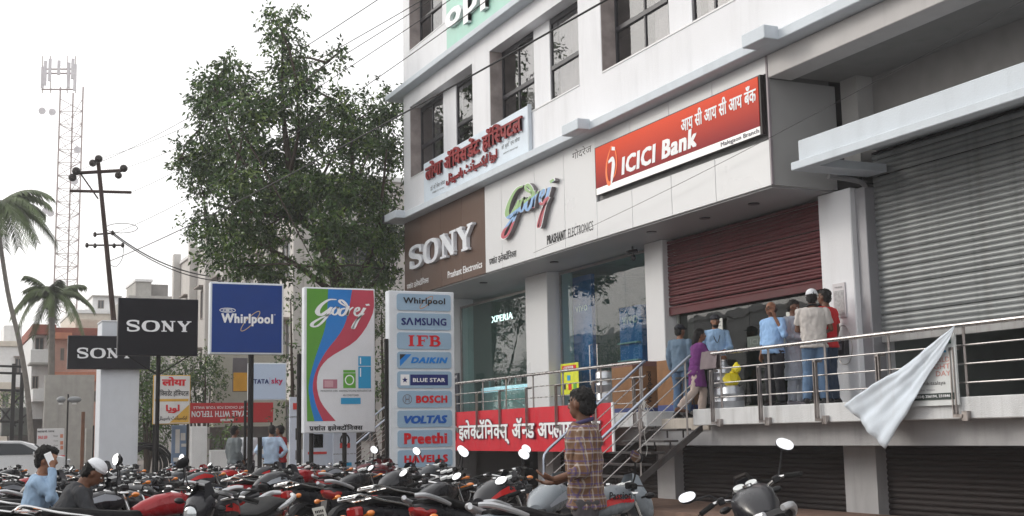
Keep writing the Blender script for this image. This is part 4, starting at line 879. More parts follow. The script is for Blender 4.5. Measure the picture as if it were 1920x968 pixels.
def make_bike(kind,label):
    t=T('motorcycle',label,'motorcycle',(0,0,0))
    B_=dict(sport=0,chrome=0,commuter=0); sporty=kind=='sport'
    bar_z=1.01 if sporty else 1.03
    # wheels
    for wx,nm in ((-.66,'rear_wheel'),(.66,'front_wheel')):
        q=MB(); q.torus((wx,0,.31),(0,1,0),.262,.05 if wx<0 else .044,30,8); wh=P(t,nm,q,rub,smooth=True)
        q=MB(); q.torus((wx,0,.31),(0,1,0),.218,.015,26,5,2.0)
        q.cyl((wx,-.06,.31),(wx,.06,.31),.045,n=10)
        if sporty:
            for k in range(5):
                a=2*PI*k/5; 
                for da in (-.16,.16): q.tube([(wx+.04*math.cos(a),0,.31+.04*math.sin(a)),(wx+.21*math.cos(a+da),0,.31+.21*math.sin(a+da))],.012,5)
        P(wh,'rim',q,engb if sporty else chrome,smooth=True)
        if not sporty:
            q=MB()
            for k in range(18): a=2*PI*k/18; s=.03 if k%2 else -.03; q.tube([(wx+.04*math.cos(a+.5),s,.31+.04*math.sin(a+.5)),(wx+.215*math.cos(a),0,.31+.215*math.sin(a))],.0028,4,caps=False)
            P(wh,'spokes',q,chrome)
        q=MB(); q.cyl((wx,-.075 if wx>0 else .06,.31),(wx,-.068 if wx>0 else .075,.31),.11,n=20); P(wh,'brake_disc',q,steel)
    # rear mudguard with plate
    q=MB(); rr=[]
    for a in np.linspace(R_(60),R_(178),12):
        c,s=math.cos(a),math.sin(a); r=.345 if a<2.4 else .36; rr.append([(-.66+r*c,-.075,.31+r*s-.01),(-.66+r*c+.015*c,-.05,.31+(r+.015)*s+.01),(-.66+r*c+.02*c,.05,.31+(r+.015)*s+.01),(-.66+r*c,.075,.31+r*s-.01)])
    q.loft(rr,caps=False,closed=False); P(t,'rear_mudguard',q,plast,smooth=True)
    q=MB(); q.loft([[(-.98,-.05,.74),(-.98,.05,.74),(-.93,.05,.74),(-.93,-.05,.74)],[(-1.07,-.05,.46),(-1.07,.05,.46),(-1.04,.05,.46),(-1.04,-.05,.46)]]); P(t,'plate_holder',q,plast)
    rp=Matrix.Rotation(R_(-17),4,'Y'); q=MB(); q.box(-.004,.004,-.10,.10,-.07,.07,rp); q.v=[(x-1.072,y,z+.60) for x,y,z in q.v]; pp=P(t,'number_plate',q,platew)
    q=MB(); 
    for zz,yy in ((.02,.075),(-.03,.06)):
        for i in range(5): y0=-yy+i*(2*yy/5); q.box(-.006,-.0045,y0,y0+yy*.26,zz-.016,zz+.016,rp)
    q.v=[(x-1.072,y,z+.60) for x,y,z in q.v]; o=P(pp,'plate_characters',q,black); o['kind']='stuff'
    # tail
    if sporty:
        q=MB(); q.loft([ringx(-.99,.86,.035,.02),ringx(-.90,.83,.09,.06),ringx(-.70,.79,.115,.085),ringx(-.45,.74,.12,.09),ringx(-.22,.70,.10,.09)]); P(t,'tail_cowl',q,PA['black'],smooth=True)
        q=MB(); q.loft([ringx(-1.0,.845,.03,.018),ringx(-.95,.82,.075,.045),ringx(-.88,.80,.095,.058),ringx(-.80,.80,.1205,.03)]); P(t,'tail_light',q,lens,smooth=True)
        for s in (-1,1):
            q=MB(); q.tube([(-.62,s*.13,.85),(-.78,s*.14,.90),(-.93,s*.12,.945),(-1.0,s*.06,.955)],[.018,.024,.024,.02],8,smooth=4); P(t,'grab_rail',q,grabm,smooth=True)
    else:
        q=MB(); q.loft([ringx(-.90,.79,.07,.05),ringx(-.72,.76,.115,.075),ringx(-.45,.72,.12,.09),ringx(-.2,.69,.10,.09)]); P(t,'tail_cowl',q,PA['black'],smooth=True)
        q=MB(); q.bbox(-1.0,-.90,-.075,.075,.73,.83,.02); P(t,'tail_light',q,lens)
        q=MB()
        for s in (-1,1): q.tube([(-.30,s*.14,.70),(-.40,s*.155,.80),(-.72,s*.155,.86),(-.98,s*.12,.93),(-1.05,s*.10,.90)],.011,7,smooth=4)
        q.tube([(-1.05,-.10,.90),(-1.05,.10,.90)],.011,7); q.tube([(-.98,-.12,.93),(-.98,.12,.93)],.009,6)
        for yy in (-.05,0,.05): q.tube([(-.85,yy,.89),(-1.05,yy,.90)],.006,5)
        q.tube([(-.85,-.14,.885),(-.85,.14,.885)],.009,6)
        P(t,'grab_rail',q,chrome,smooth=True)
    for s in (-1,1):
        q=MB(); q.tube([(-.90,s*.06,.74),(-.92,s*.15,.75)],.009,6); q.ell((-.93,s*.18,.75),(.035,.045,.03),10,6); P(t,'indicator',q,amber,smooth=True)
    # seat
    q=MB()
    if sporty: sec=[(-.90,.895,.07,.025),(-.80,.90,.12,.035),(-.62,.885,.14,.045),(-.42,.83,.145,.045),(-.25,.805,.14,.045),(-.05,.81,.11,.04),(.02,.83,.07,.03)]
    else: sec=[(-.84,.86,.09,.03),(-.76,.87,.14,.045),(-.55,.855,.15,.05),(-.35,.83,.15,.05),(-.12,.815,.13,.048),(.02,.83,.08,.035)]
    q.loft([ringx(a,b,c,d,p=3) for a,b,c,d in sec]); P(t,'seat',q,vinyl,smooth=True)
    # tank
    q=MB(); sec=[(-.06,.84,.06,.05),(.02,.865,.10,.075),(.14,.89,.125,.10),(.28,.905,.135,.105),(.38,.905,.125,.095),(.46,.91,.09,.065),(.49,.92,.045,.04)] if not sporty else [(-.04,.84,.06,.05),(.02,.87,.105,.085),(.14,.91,.15,.12),(.28,.935,.165,.125),(.38,.935,.15,.11),(.46,.93,.10,.07),(.49,.93,.05,.04)]
    q.loft([ringx(a,b,c,d,16,2.4) for a,b,c,d in sec]); tk=P(t,'fuel_tank',q,PA['black'],smooth=True)
    for s in (-1,1):
        q=MB()
        for i,(x,zt,zb) in enumerate([(.03,.87,.845),(.14,.93,.88),(.26,.965,.90),(.36,.95,.90),(.42,.925,.915)]):
            w1=float(np.interp(x,[a[0] for a in sec],[a[2] for a in sec]))+.0035
            q.v+=[(x,s*w1*.97,zt),(x,s*w1,zb)]
        for i in range(4): q.f.append((2*i,2*i+1,2*i+3,2*i+2)); q.mi.append(0)
        P(tk,'decal',q,dec_red)
    q=MB(); q.cyl((.27,0,1.055),(.27,0,1.07),.035,n=14); P(tk,'filler_cap',q,chrome)
    # side panel, frame, engine
    for s in (-1,1):
        q=MB(); q.loft([[(-.36,s*.10,.74),(-.36,s*.13,.70),(-.32,s*.13,.50),(-.30,s*.09,.50)],[(-.02,s*.09,.80),(-.02,s*.125,.76),(-.05,s*.125,.54),(-.05,s*.09,.54)]]); P(t,'side_panel',q,PA['black'])
    q=MB(); q.tube([(.42,0,.86),(.30,0,.60),(.26,0,.30)],.022,8,smooth=4); q.tube([(.26,0,.26),(-.2,0,.24),(-.3,0,.30),(-.25,0,.7)],.020,8,smooth=4)
    for s in (-1,1): q.tube([(-.3,s*.10,.33),(-.66,s*.10,.31)],.018,7); q.tube([(-.5,s*.115,.68),(-.66,s*.12,.33)],.028,8)
    q.tube([(-.1,.1,.25),(-.22,.24,.02)],.010,6); P(t,'frame',q,engb,smooth=True)
    q=MB(); q.cyl((-.66,0,.31),(-.66,-.1,.31),.03,n=8)
    for s in (-1,1):
        for k in range(7): q.torus((-.555+(-.012)*k,s*.118,.42+.028*k),( -.15,0,1),.036,.006,10,4)
    P(t,'shock_absorber',q,grabm if sporty else chrome)
    q=MB(); q.bbox(-.20,.20,-.12,.12,.26,.46,.03); q.cyl((.02,-.15,.36),(.02,.15,.36),.10,n=18); q.cyl((-.14,-.14,.36),(-.14,.14,.36),.07,n=14); P(t,'engine',q,eng)
    q=MB(); 
    for k in range(7): z=.47+k*.024; q.bbox(.03,.23,-.095,.095,z,z+.013,.003)
    q.bbox(.05,.21,-.075,.075,.46,.66,.01); P(t,'cylinder_fins',q,eng)
    q=MB(); q.tube([(.22,-.04,.54),(.34,-.07,.46),(.30,-.12,.27),(.05,-.16,.22),(-.3,-.17,.26)],.020,9,smooth=5); q.tube([(-.3,-.17,.26),(-.42,-.175,.30),(-.9,-.19,.42),(-.98,-.19,.44)],[.03,.05,.055,.035],12); P(t,'exhaust',q,chrome if not sporty else engb,smooth=True)
    q=MB(); q.bbox(-.66,-.08,.09,.12,.25,.37,.02); P(t,'chain_cover',q,plast)
    for s in (-1,1): q=MB(); q.cyl((-.02,s*.12,.25),(-.02,s*.27,.25),.016,n=8); P(t,'footrest',q,rub)
    # front end
    q=MB()
    for s in (-1,1): q.tube([(.66,s*.085,.31),(.565,s*.085,.60)],.027,10); 
    P(t,'fork_slider',q,fork if not sporty else engb,smooth=True)
    q=MB()
    for s in (-1,1): q.tube([(.565,s*.085,.60),(.435,s*.085,.99)],.019,9)
    q.bbox(.40,.50,-.11,.11,.96,.99,.008); P(t,'fork_tube',q,chrome,smooth=True)
    q=MB(); rr=[]
    for a in np.linspace(R_(15),R_(150),12): c,s=math.cos(a),math.sin(a); rr.append([(.66+.32*c,-.065,.31+.32*s-.01),(.66+.34*c,-.04,.31+.34*s),(.66+.34*c,.04,.31+.34*s),(.66+.32*c,.065,.31+.32*s-.01)])
    q.loft(rr,caps=False,closed=False); P(t,'front_mudguard',q,PA['black'],smooth=True)
    # headlamp, cowl, dials
    if sporty: hc=[ringx(.46,.96,.11,.07),ringx(.52,.93,.125,.12),ringx(.60,.89,.105,.12),ringx(.66,.86,.07,.09)]
    else: hc=[ringx(.46,.93,.07,.06,p=2),ringx(.50,.91,.10,.10,p=2),ringx(.58,.89,.105,.105,p=2),ringx(.63,.88,.10,.10,p=2)]
    q=MB(); q.loft(hc); hd=P(t,'headlamp_cowl',q,PA['black'],smooth=True)
    q=MB(); q.ell((.645,0,.87),(.03,.072,.075) if sporty else (.03,.092,.092),14,8); P(hd,'lamp_lens',q,hl,smooth=True)
    if sporty:
        q=MB(); q.loft([[(.50,-.10,1.0),(.49,-.05,1.06),(.49,.05,1.06),(.50,.10,1.0)],[(.60,-.085,.98),(.56,-.04,1.10),(.56,.04,1.10),(.60,.085,.98)]],caps=False,closed=False); q.loft([[(.60,-.085,.96),(.57,-.04,1.12),(.57,.04,1.12),(.60,.085,.96)],[(.45,-.10,1.02),(.50,-.05,1.14),(.50,.05,1.14),(.45,.10,1.02)]],caps=False,closed=False); P(hd,'fly_screen',q,PA['black'])
    q=MB(); q.bbox(.42,.50,-.11,.11,1.0,1.05,.015); dl=P(t,'instrument_cluster',q,plast)
    for s in ((-.045,),(.05,)): 
        q=MB(); q.cyl((.435,s[0],1.045),(.428,s[0],1.064),.043,n=16); P(dl,'dial',q,dialm)
    # handlebar
    q=MB(); hb=[(.24,-.37,bar_z-.005),(.31,-.25,bar_z+.02),(.39,-.12,bar_z-.02),(.43,-.05,bar_z-.06),(.43,.05,bar_z-.06),(.39,.12,bar_z-.02),(.31,.25,bar_z+.02),(.24,.37,bar_z-.005)]
    q.tube(hb,.012,8,smooth=4); bar=P(t,'handlebar',q,chrome,smooth=True)
    for s in (-1,1):
        q=MB(); q.tube([(.295,s*.275,bar_z+.016),(.235,s*.38,bar_z-.007)],.019,9); P(bar,'grip',q,rub,smooth=True)
        q=MB(); q.tube([(.35,s*.22,bar_z+.01),(.35,s*.30,bar_z+.0),(.30,s*.40,bar_z-.015)],[.009,.007,.006],6,smooth=3); P(bar,'lever',q,engb,smooth=True)
        q=MB(); q.bbox(.29,.35,s*.21-.025,s*.21+.025,bar_z-.01,bar_z+.04,.008); P(bar,'switch_housing',q,plast)
        C_=(.31,s*.36,bar_z+.215) if s<0 else (.26,s*.42,bar_z+.125)
        ms=MB(); ms.tube([(.33,s*.23,bar_z+.02),(.34,s*.27,bar_z+.08),(C_[0],s*(abs(C_[1])-.03),C_[2]-.03)],.007,6,smooth=4); mo=P(t,'mirror',ms,engb,smooth=True)
        q=MB(); rot=Matrix.Rotation(R_(s*-12),4,'Z')@Matrix.Rotation(R_(16 if s<0 else 38),4,'Y')@Matrix.Rotation(R_(42 if s<0 else 6),4,'X')
        q.ell(C_,(.02,.066,.042),16,10,rot.to_3x3()); P(mo,'mirror_shell',q,plast,smooth=True)
        q=MB(); ring_=[]; n_=16
        for i in range(n_): a=2*PI*i/n_; ring_.append((-.0215,.064*math.copysign(abs(math.cos(a))**.8,math.cos(a)),.040*math.sin(a)))
        q.v=[tuple(rot@Vector(v)+Vector(C_)) for v in ring_]+[tuple(rot@Vector((-.0215,0,0))+Vector(C_))]; q.f=[(i,(i+1)%n_,n_) for i in range(n_)]; q.mi=[0]*n_; P(mo,'mirror_face',q,mirr)
        q=MB(); q.tube([(.50,s*.08,.93),(.52,s*.17,.94)],.008,6); q.ell((.525,s*.20,.94),(.04,.045,.026),10,6); P(t,'indicator',q,amber if not sporty else plast,smooth=True)
    q=MB()
    for s in (-1,1): q.tube([(.33,s*.2,bar_z),(.47,s*.12,bar_z-.02+.05),(.5,s*.05,.98),(.48,0,.86)],.0055,5,smooth=5)
    P(t,'cable',q,rub,smooth=True)
    return t
PROT={k:make_bike(k,'x') for k in ('sport','commuter')}
import itertools
def paintset(t,colour,decal=None):
    pm=PA[colour]
    for o in [c for c in t.children]+[g for c in t.children for g in c.children]:
        if o.type!='MESH' or not o.material_slots: continue
        nm=o.name.split('.')[0]
        if nm in ('fuel_tank','tail_cowl','headlamp_cowl','fly_screen','side_panel','front_mudguard') and not(nm=='front_mudguard' and colour in('silver',)):
            o.material_slots[0].link='OBJECT'; o.material_slots[0].material=pm
        if nm=='decal':
            if decal is None: o.hide_render=False
            o.material_slots[0].link='OBJECT'; o.material_slots[0].material={'red':dec_red,'silver':dec_sil,None:pm}[decal]
used=set()
def bike(kind,x,y,head,colour,decal,label,lean=8,group='motorcycles parked in the lot before the shops',scale=.97,z=0,drop=0):
    """head = heading, azimuth from +Y towards +X"""
    t=PROT[kind]
    if kind in used: t=dup(t)
    else: used.add(kind)
    t.location=(x,y,z); t.rotation_euler=(R_(-lean) if True else 0,0,R_(90-head)); t.scale=(scale,)*3
    if drop:
        for b in (t,):
            ms=sorted([c for c in b.children if c.name.split('.')[0]=='mirror'],key=lambda c:c.name)
            for mo in (ms[:1] if drop==1 else ms[1:] if drop==2 else ms):
                for g in list(mo.children): bpy.data.objects.remove(g)
                bpy.data.objects.remove(mo)
    t['label']=label; t['group']=group; paintset(t,colour,decal); return t
def pxy(px,depth):
    """ground point seen at picture column px, that many metres away"""
    a=YAW+math.atan((px-960)/2355); return depth*math.sin(a)/math.cos(a-YAW),depth*math.cos(a)/math.cos(a-YAW)
def place(kind,tail_px,d,head,colour,decal,label,lean=9,fwd=1.0,**k):
    x,y=pxy(tail_px,d); h=R_(head); return bike(kind,x+fwd*math.sin(h),y+fwd*math.cos(h),head,colour,decal,label,lean,**k)
# hand placed near ones
place('sport',915,9.3,52,'silver','silver','silver tanked motorcycle nearest the man in the checked shirt, its left side')
place('sport',783,10.6,60,'black','red','black motorcycle with red stripe and pale tail, second from the checked shirt man')
place('commuter',668,11.3,62,'black',None,'black motorcycle with big chrome rear rack and amber lamp, before the directory sign')
place('sport',612,14.4,64,'black',None,'plain black motorcycle with pointed red tail lamp below the swoosh sign')
place('commuter',540,15.0,62,'black',None,'black motorcycle with chrome rack under the left edge of the swoosh sign',drop=2)
place('sport',346,14.9,76,'black','silver','black motorcycle with silver tank flash standing side on below the blue sign',drop=3)
place('commuter',225,17.2,76,'grey','red','grey tanked motorcycle with red stripes behind the thin black sign pole',drop=3)
place('commuter',435,17.2,68,'red',None,'bright red tanked motorcycle behind the side on black one',drop=3)
place('commuter',700,13.4,60,'black','red','black motorcycle squeezed behind the chrome racked one, mirror before the directory sign',drop=2)
place('sport',600,17.4,62,'maroon',None,'maroon motorcycle in the second row below the phone accessory posters',drop=3)
place('commuter',505,18.4,66,'black','silver','black motorcycle with silver stripes just right of the tall blue sign pole, second row',drop=3)
place('sport',690,16.4,64,'grey',None,'grey motorcycle in the second row before the dark gap of the far stairs',drop=3)
place('commuter',830,13.0,58,'black','silver','black motorcycle with silver stripes below the last plate of the directory sign',drop=2)
place('sport',1150,9.7,80,'silver','red','silver motorcycle just right of the checked shirt man, tall round mirror raised',fwd=-.25)
R1=[o for o in COL.objects if o.get('label','').startswith('silver motorcycle just right')][0]
for s_,x0_,x1_,z0_,z1_,m_ in (('Passion',.13,.36,.925,.985,black),('PRO',.27,.38,.895,.918,red)): letters(R1,latin(s_,.03),x1_-x0_,z1_-z0_,(x0_,-.170,z0_),(1,0,0),(0,0,1),m_,shear=.25,name='tank_lettering')
t=place('sport',1482,8.5,30,'black',None,'lone black motorcycle at the right front seen from behind its handlebar, two bright mirrors',lean=21,fwd=-.38,z=.13,scale=.93)
place('sport',330,10.2,222,'black','red','motorcycle turned towards the viewer at the front left with round dark mirror',fwd=-.65)
place('commuter',42,10.4,84,'red',None,'red tanked motorcycle carrying the man in the white cap',fwd=1.0)
place('commuter',-40,12.2,86,'grey',None,'grey motorcycle carrying the seated man on the phone',fwd=1.0)
place('commuter',-70,10.9,80,'black','silver','black motorcycle with silver stripes at the lower left corner')
place('sport',255,12.4,250,'black','red','black motorcycle facing left beside the man in the white cap',fwd=-.2)
rp=random.Random(11)
ref=[(25,'near the white car'),(90,'below the price board'),(150,'below the grey compound wall'),(215,'before the white pillar'),(275,'just left of the square black sign pole'),(330,'just right of the square black sign pole'),(400,'below the upside down banner'),(470,'by the tall blue sign pole'),(540,'by the striped shirt man'),(620,'below the phone posters'),(700,'right of the phone posters')]
rows=[('nearest packed row',15.2,[-30,60,130]),('middle packed row',18.2,[-30,45,120,190,262,340]),('third packed row',20.6,[10,90,165,235,300,360,420,490,610]),('farthest packed row',24.5,[-40,40,110,180,245,310,375,640])]
seen=set()
for rn,d,pxs in rows:
    for p_ in pxs:
        col=rp.choice(['black','black','black','maroon','grey','black','black','black','grey','red','black']); kd=rp.choice(['commuter','commuter','sport']); dec=rp.choice([None,None,'red','silver',None])
        hd=rp.choice([62,70,78,66,250,240]); dd=d+rp.uniform(-.5,.5); w_=min(ref,key=lambda r:abs(r[0]-p_-15))[1]
        lab=f'{col} motorcycle {w_}, {rn}'
        if lab in seen: lab=f'{col} motorcycle with {"upright" if hd<100 else "reversed"} stance {w_}, {rn}'
        seen.add(lab); place(kd,p_,dd,hd+rp.uniform(-6,6),col,dec,lab,fwd=.6,drop=rp.choice([3,3,3,3,1]),scale=rp.uniform(.88,.95))
# ================================================================ people
def remesh(mb,vox,name,smooth=4,folds=0,fs=9,seed=0):
    me=mesh(mb,name); o=bpy.data.objects.new('tmp',me); COL.objects.link(o)
    r=o.modifiers.new('r','REMESH'); r.mode='VOXEL'; r.voxel_size=vox
    s=o.modifiers.new('s','SMOOTH'); s.iterations=smooth; s.factor=.5
    dg=bpy.context.evaluated_depsgraph_get(); dg.update(); out=bpy.data.meshes.new_from_object(o.evaluated_get(dg)); out.name=name
    bpy.data.objects.remove(o); bpy.data.meshes.remove(me)
    if folds:
        n=len(out.vertices); co=np.zeros(n*3); out.vertices.foreach_get('co',co); no=np.zeros(n*3); out.vertices.foreach_get('normal',no); co=co.reshape(-1,3); no=no.reshape(-1,3)
        d=np.array([noise.noise(Vector((c[0]*fs*1.3+seed,c[1]*fs*1.3,c[2]*fs*.8)))+.5*noise.noise(Vector((c[0]*fs*2.7,c[1]*fs*2.7+seed,c[2]*fs*2))) for c in co])
        d=np.abs(d)*2-.6
        out.vertices.foreach_set('co',(co+no*d[:,None]*folds).ravel())
    out.polygons.foreach_set('use_smooth',[True]*len(out.polygons)); return out
def _spine(J):
    return catmull([Vector(J['pel'])-Vector((0,0,.09)),Vector(J['pel']),Vector(J['chest']),Vector(J['neck'])],8)
PROF=[(0,.145,.10),(.16,.165,.118),(.36,.142,.105),(.60,.158,.112),(.80,.172,.115),(.92,.150,.090),(1,.062,.06)]
def torso(q,J,inf=0,t0=0,t1=1,flare=0,wsc=1,belly=0):
    sp=_spine(J); sh=(Vector(J['shL'])-Vector(J['shR'])).normalized(); hp=(Vector(J['hiL'])-Vector(J['hiR'])).normalized(); rings=[]
    for k in range(15):
        t=t0+(t1-t0)*k/14; f=t*(len(sp)-1); i=min(int(f),len(sp)-2); p=sp[i].lerp(sp[i+1],f-i); d=(sp[i+1]-sp[i]).normalized()
        s=hp.lerp(sh,t).normalized(); s=(s-d*s.dot(d)).normalized(); fw=s.cross(d)
        w_=np.interp(t,[a for a,_,_ in PROF],[a for _,a,_ in PROF])*wsc+inf; dp=np.interp(t,[a for a,_,_ in PROF],[a for _,_,a in PROF])+inf
        dp+=belly*math.exp(-((t-.35)/.2)**2)*.5; fl=1+flare*max(0,.3-t)/.3; ring=[]
        for j in range(18):
            a=2*PI*j/18; c,sn=math.cos(a),math.sin(a); ring.append(p+s*(w_*fl*math.copysign(abs(c)**.85,c))+fw*(dp*fl*math.copysign(abs(sn)**.85,sn)+belly*math.exp(-((t-.35)/.2)**2)*(.5 if sn>0 else 0)))
        rings.append(ring)
    q.loft(rings)
def limb(q,pts,rs,n=12):
    q.tube(pts,rs,n)
    for p,r in zip(pts[1:-1],rs[1:-1]): q.ell(p,(r,r,r),10,8)
def hand(q,wr,d,nrm,thumb,curl=.35,sc=1.0,fr=.009):
    wr,d,nrm=Vector(wr),Vector(d).normalized(),Vector(nrm).normalized(); nrm=(nrm-d*nrm.dot(d)).normalized(); s=d.cross(nrm)*thumb
    rot=Matrix((d,s,nrm)).transposed(); q.ell(wr+d*.045*sc,(.052*sc,.040*sc,.017*sc),12,8,rot); q.ell(wr,(.028,.024,.022),8,6)
    for k,ln in enumerate((.070,.078,.074,.058)):
        b=wr+d*.085*sc+s*(.027-.018*k)*sc; a=curl*(.8+.15*k); sp_=s*(.09-.06*k)
        p1=b+(d*math.cos(a)+nrm*math.sin(a)+sp_).normalized()*ln*.5*sc; p2=p1+(d*math.cos(a*2.2)+nrm*math.sin(a*2.2)+sp_).normalized()*ln*.5*sc
        q.tube([wr+d*.06*sc+s*(.022-.015*k)*sc,b,p1,p2],[fr*1.15,fr*1.1,fr,fr*.85],7)
    q.tube([wr+d*.02*sc+s*.022*sc,wr+d*.05*sc+s*.05*sc+nrm*.008,wr+d*.078*sc+s*.055*sc+nrm*.02],[fr*1.5,fr*1.25,fr],7)
STAND=dict(pel=(0,0,.93),chest=(.01,0,1.24),neck=(0,0,1.46),head=(.025,0,1.60),shL=(0,.185,1.39),elL=(-.03,.235,1.11),wrL=(.04,.24,.87),shR=(0,-.185,1.39),elR=(-.03,-.235,1.11),wrR=(.04,-.24,.87),
  hiL=(0,.09,.90),knL=(.02,.10,.49),anL=(-.02,.11,.08),hiR=(0,-.09,.90),knR=(.02,-.10,.49),anR=(-.02,-.11,.08),hy=0,hp=0,hr=0)
SK=M('skin_brown',(.22,.105,.062),.5,var=.06,scale=12); SKd=M('skin_dark_brown',(.13,.062,.038),.5,var=.06,scale=12)
HAIR=M('black_hair',(.010,.009,.009),.55,var=.3,scale=40,bump=.8,bscale=140)
def person(label,loc,az,pose=None,top=None,bottom=None,sleeve='long',hem=.80,skin=SK,h=1.0,vox=.012,hair='short',hands=None,untuck=.0,shoe=None,belly=0,parts=None,folds=.010,wide=1.0,cap=None,beard=False,glasses=False,collar=None,kurta=0):
    J=dict(STAND); J.update(pose or {}); t=T('person',label,'person',loc,R_(90-az)); t.scale=(h,h,h)
    V_=lambda k:Vector(J[k]); q=MB()
    torso(q,J,0,belly=belly*.8)
    H=Matrix.Rotation(R_(J['hy']),4,'Z')@Matrix.Rotation(R_(J['hp']),4,'Y')@Matrix.Rotation(R_(J['hr']),4,'X'); Hm=H.to_3x3(); hc=V_('head'); hh=lambda x,y,z:hc+Hm@Vector((x,y,z))
    q.tube([V_('neck')-Vector((0,0,.03)),V_('neck')+Vector((.005,0,.03)),hh(-.015,0,-.06)],[.062,.054,.052],12)
    q.ell(hh(-.008,0,.015),(.095,.074,.102),18,14,Hm); q.ell(hh(.022,0,-.045),(.068,.056,.068),14,10,Hm); q.ell(hh(.05,0,-.085),(.030,.030,.022),10,8,Hm)
    q.tube([hh(.088,0,.02),hh(.108,0,-.018),hh(.096,0,-.026)],[.009,.014,.012],8)
    for s in (-1,1): q.ell(hh(-.005,s*.076,-.008),(.020,.009,.030),10,8,Hm); q.ell(hh(.104-.012,s*.012,-.024),(.010,.008,.007),8,6); 
    q.ell(hh(.088,0,-.052),(.012,.024,.007),10,6,Hm); q.ell(hh(.084,0,-.063),(.012,.020,.007),10,6,Hm)
    for s,c in ((1,'L'),(-1,'R')):
        limb(q,[V_('sh'+c),V_('el'+c),V_('wr'+c)],[.052,.040,.026]); q.ell(V_('sh'+c),(.06,.058,.058))
        limb(q,[V_('hi'+c),V_('kn'+c),V_('an'+c)],[.085,.056,.038])
        d=Vector((1,0,0)) if abs((V_('an'+c)-V_('kn'+c)).normalized().z)>.3 else Vector((0,0,-1))
        q.tube([V_('an'+c)+Vector((-.03,0,-.03)),V_('an'+c)+Vector((.06,0,-.05)),V_('an'+c)+Vector((.16,0,-.062))],[.034,.034,.02],10)
        hd=(hands or {}).get(c,{}); dd=hd.get('d',V_('wr'+c)-V_('el'+c)); hand(q,V_('wr'+c),dd,hd.get('n',Vector((0,-s,0))),hd.get('t',s),hd.get('curl',.35),fr=.0095 if vox<.010 else .0125)
    body=P(t,'body',remesh(q,vox,'body',3),skin)
    # face details
    q=MB(); 
    for s in (-1,1): q.ell(hh(.079,s*.030,.005),(.012,.013,.008),10,6,Hm)
    P(body,'eyes',q,M('eye_white',(.5,.47,.44),.2,var=0),smooth=True)
    q=MB()
    for s in (-1,1): q.ell(hh(.0885,s*.030,.005),(.0045,.0065,.0065),8,6,Hm)
    P(body,'irises',q,black,smooth=True)
    if hair!='bald' or True:
        q=MB()
        for s in (-1,1): q.tube([hh(.083,s*.014,.030),hh(.084,s*.03,.035),hh(.072,s*.05,.028)],.005,5,smooth=3)
        P(body,'eyebrows',q,HAIR)
    q=MB()
    if hair=='short': q.ell(hh(-.026,0,.034),(.094,.080,.098),18,14,Hm); q.ell(hh(.02,0,.075),(.062,.064,.045),14,10,Hm); q.ell(hh(-.055,0,-.02),(.058,.082,.075),14,10,Hm)
    if hair=='bushy': q.ell(hh(-.022,0,.045),(.105,.090,.105),18,14,Hm); q.ell(hh(.035,0,.085),(.070,.068,.052),14,10,Hm); q.ell(hh(-.055,0,-.02),(.062,.072,.08),14,10,Hm)
    if hair=='bald': q.ell(hh(-.045,0,-.005),(.072,.081,.070),16,12,Hm)
    if hair=='long': q.ell(hh(-.026,0,.034),(.100,.086,.103),18,14,Hm); q.ell(hh(.01,0,.07),(.07,.07,.05),14,10,Hm); q.tube([hh(-.06,0,0),hh(-.10,0,-.10),hh(-.11,0,-.22),hh(-.10,0,-.36)],[.075,.065,.055,.03],12)
    P(t,'hair',remesh(q,.010 if vox<.01 else .012,'hair',1,.011,38),HAIR)
    if beard: q=MB(); q.ell(hh(.03,0,-.075),(.060,.058,.045),14,10,Hm); P(t,'beard',remesh(q,.010,'beard',1,.003,50),HAIR)
    if glasses:
        q=MB()
        for s in (-1,1): q.torus(hh(.098,s*.032,.004),Hm@Vector((1,0,0)),.024,.003,16,5); q.tube([hh(.096,s*.056,.006),hh(0,s*.080,.008)],.0025,5)
        P(t,'glasses',q,black)
    if cap=='skull':
        q=MB(); q.ell(hh(-.012,0,.070),(.101,.087,.072),20,12,Hm); q.tube([hh(-.012+.100*math.cos(a),.086*math.sin(a),.058) for a in np.linspace(0,2*PI,17)],.009,6); P(t,'skull_cap',remesh(q,.008,'skull_cap',2),M('cap_white',(.72,.74,.78),.8,var=.03,bump=.4,bscale=120))
    if cap=='peak': 
        q=MB(); q.ell(hh(-.012,0,.062),(.108,.092,.070),20,12,Hm); q.ell(hh(.11,0,.045),(.060,.070,.009),14,6,Hm); P(t,'peaked_cap',remesh(q,.008,'peaked_cap',2),M('cap_dark',(.02,.022,.03),.7))
    # trousers
    q=MB(); torso(q,J,.014,0,.30,belly=belly*.8)
    lr=.018 if kurta<.5 else .02
    for c in 'LR':
        k=V_('kn'+c); a_=V_('an'+c); limb(q,[V_('hi'+c)-Vector((0,0,.0)),k,k.lerp(a_,.55),a_+Vector((0,0,.0))],[.105,.078,.082,.062])
    P(t,'trousers',remesh(q,vox,'trousers',3,folds*.7,9,3),bottom)
    # shirt
    q=MB(); torso(q,J,.022,max(.0,hem_t(J,hem)),.985,flare=.12,wsc=wide,belly=belly)
    for s,c in ((1,'L'),(-1,'R')):
        sh,el,wr=V_('sh'+c),V_('el'+c),V_('wr'+c); q.ell(sh+Vector((0,0,-.005)),(.072,.070,.066),12,10)
        if sleeve=='long': limb(q,[sh,sh.lerp(el,.5),el,el.lerp(wr,.5),el.lerp(wr,.93)],[.070,.064,.056,.050,.042])
        elif sleeve=='rolled': limb(q,[sh,sh.lerp(el,.5),el,el.lerp(wr,.45)],[.072,.067,.062,.054])
        else: limb(q,[sh,sh.lerp(el,.45),sh.lerp(el,.72)],[.072,.068,.070])
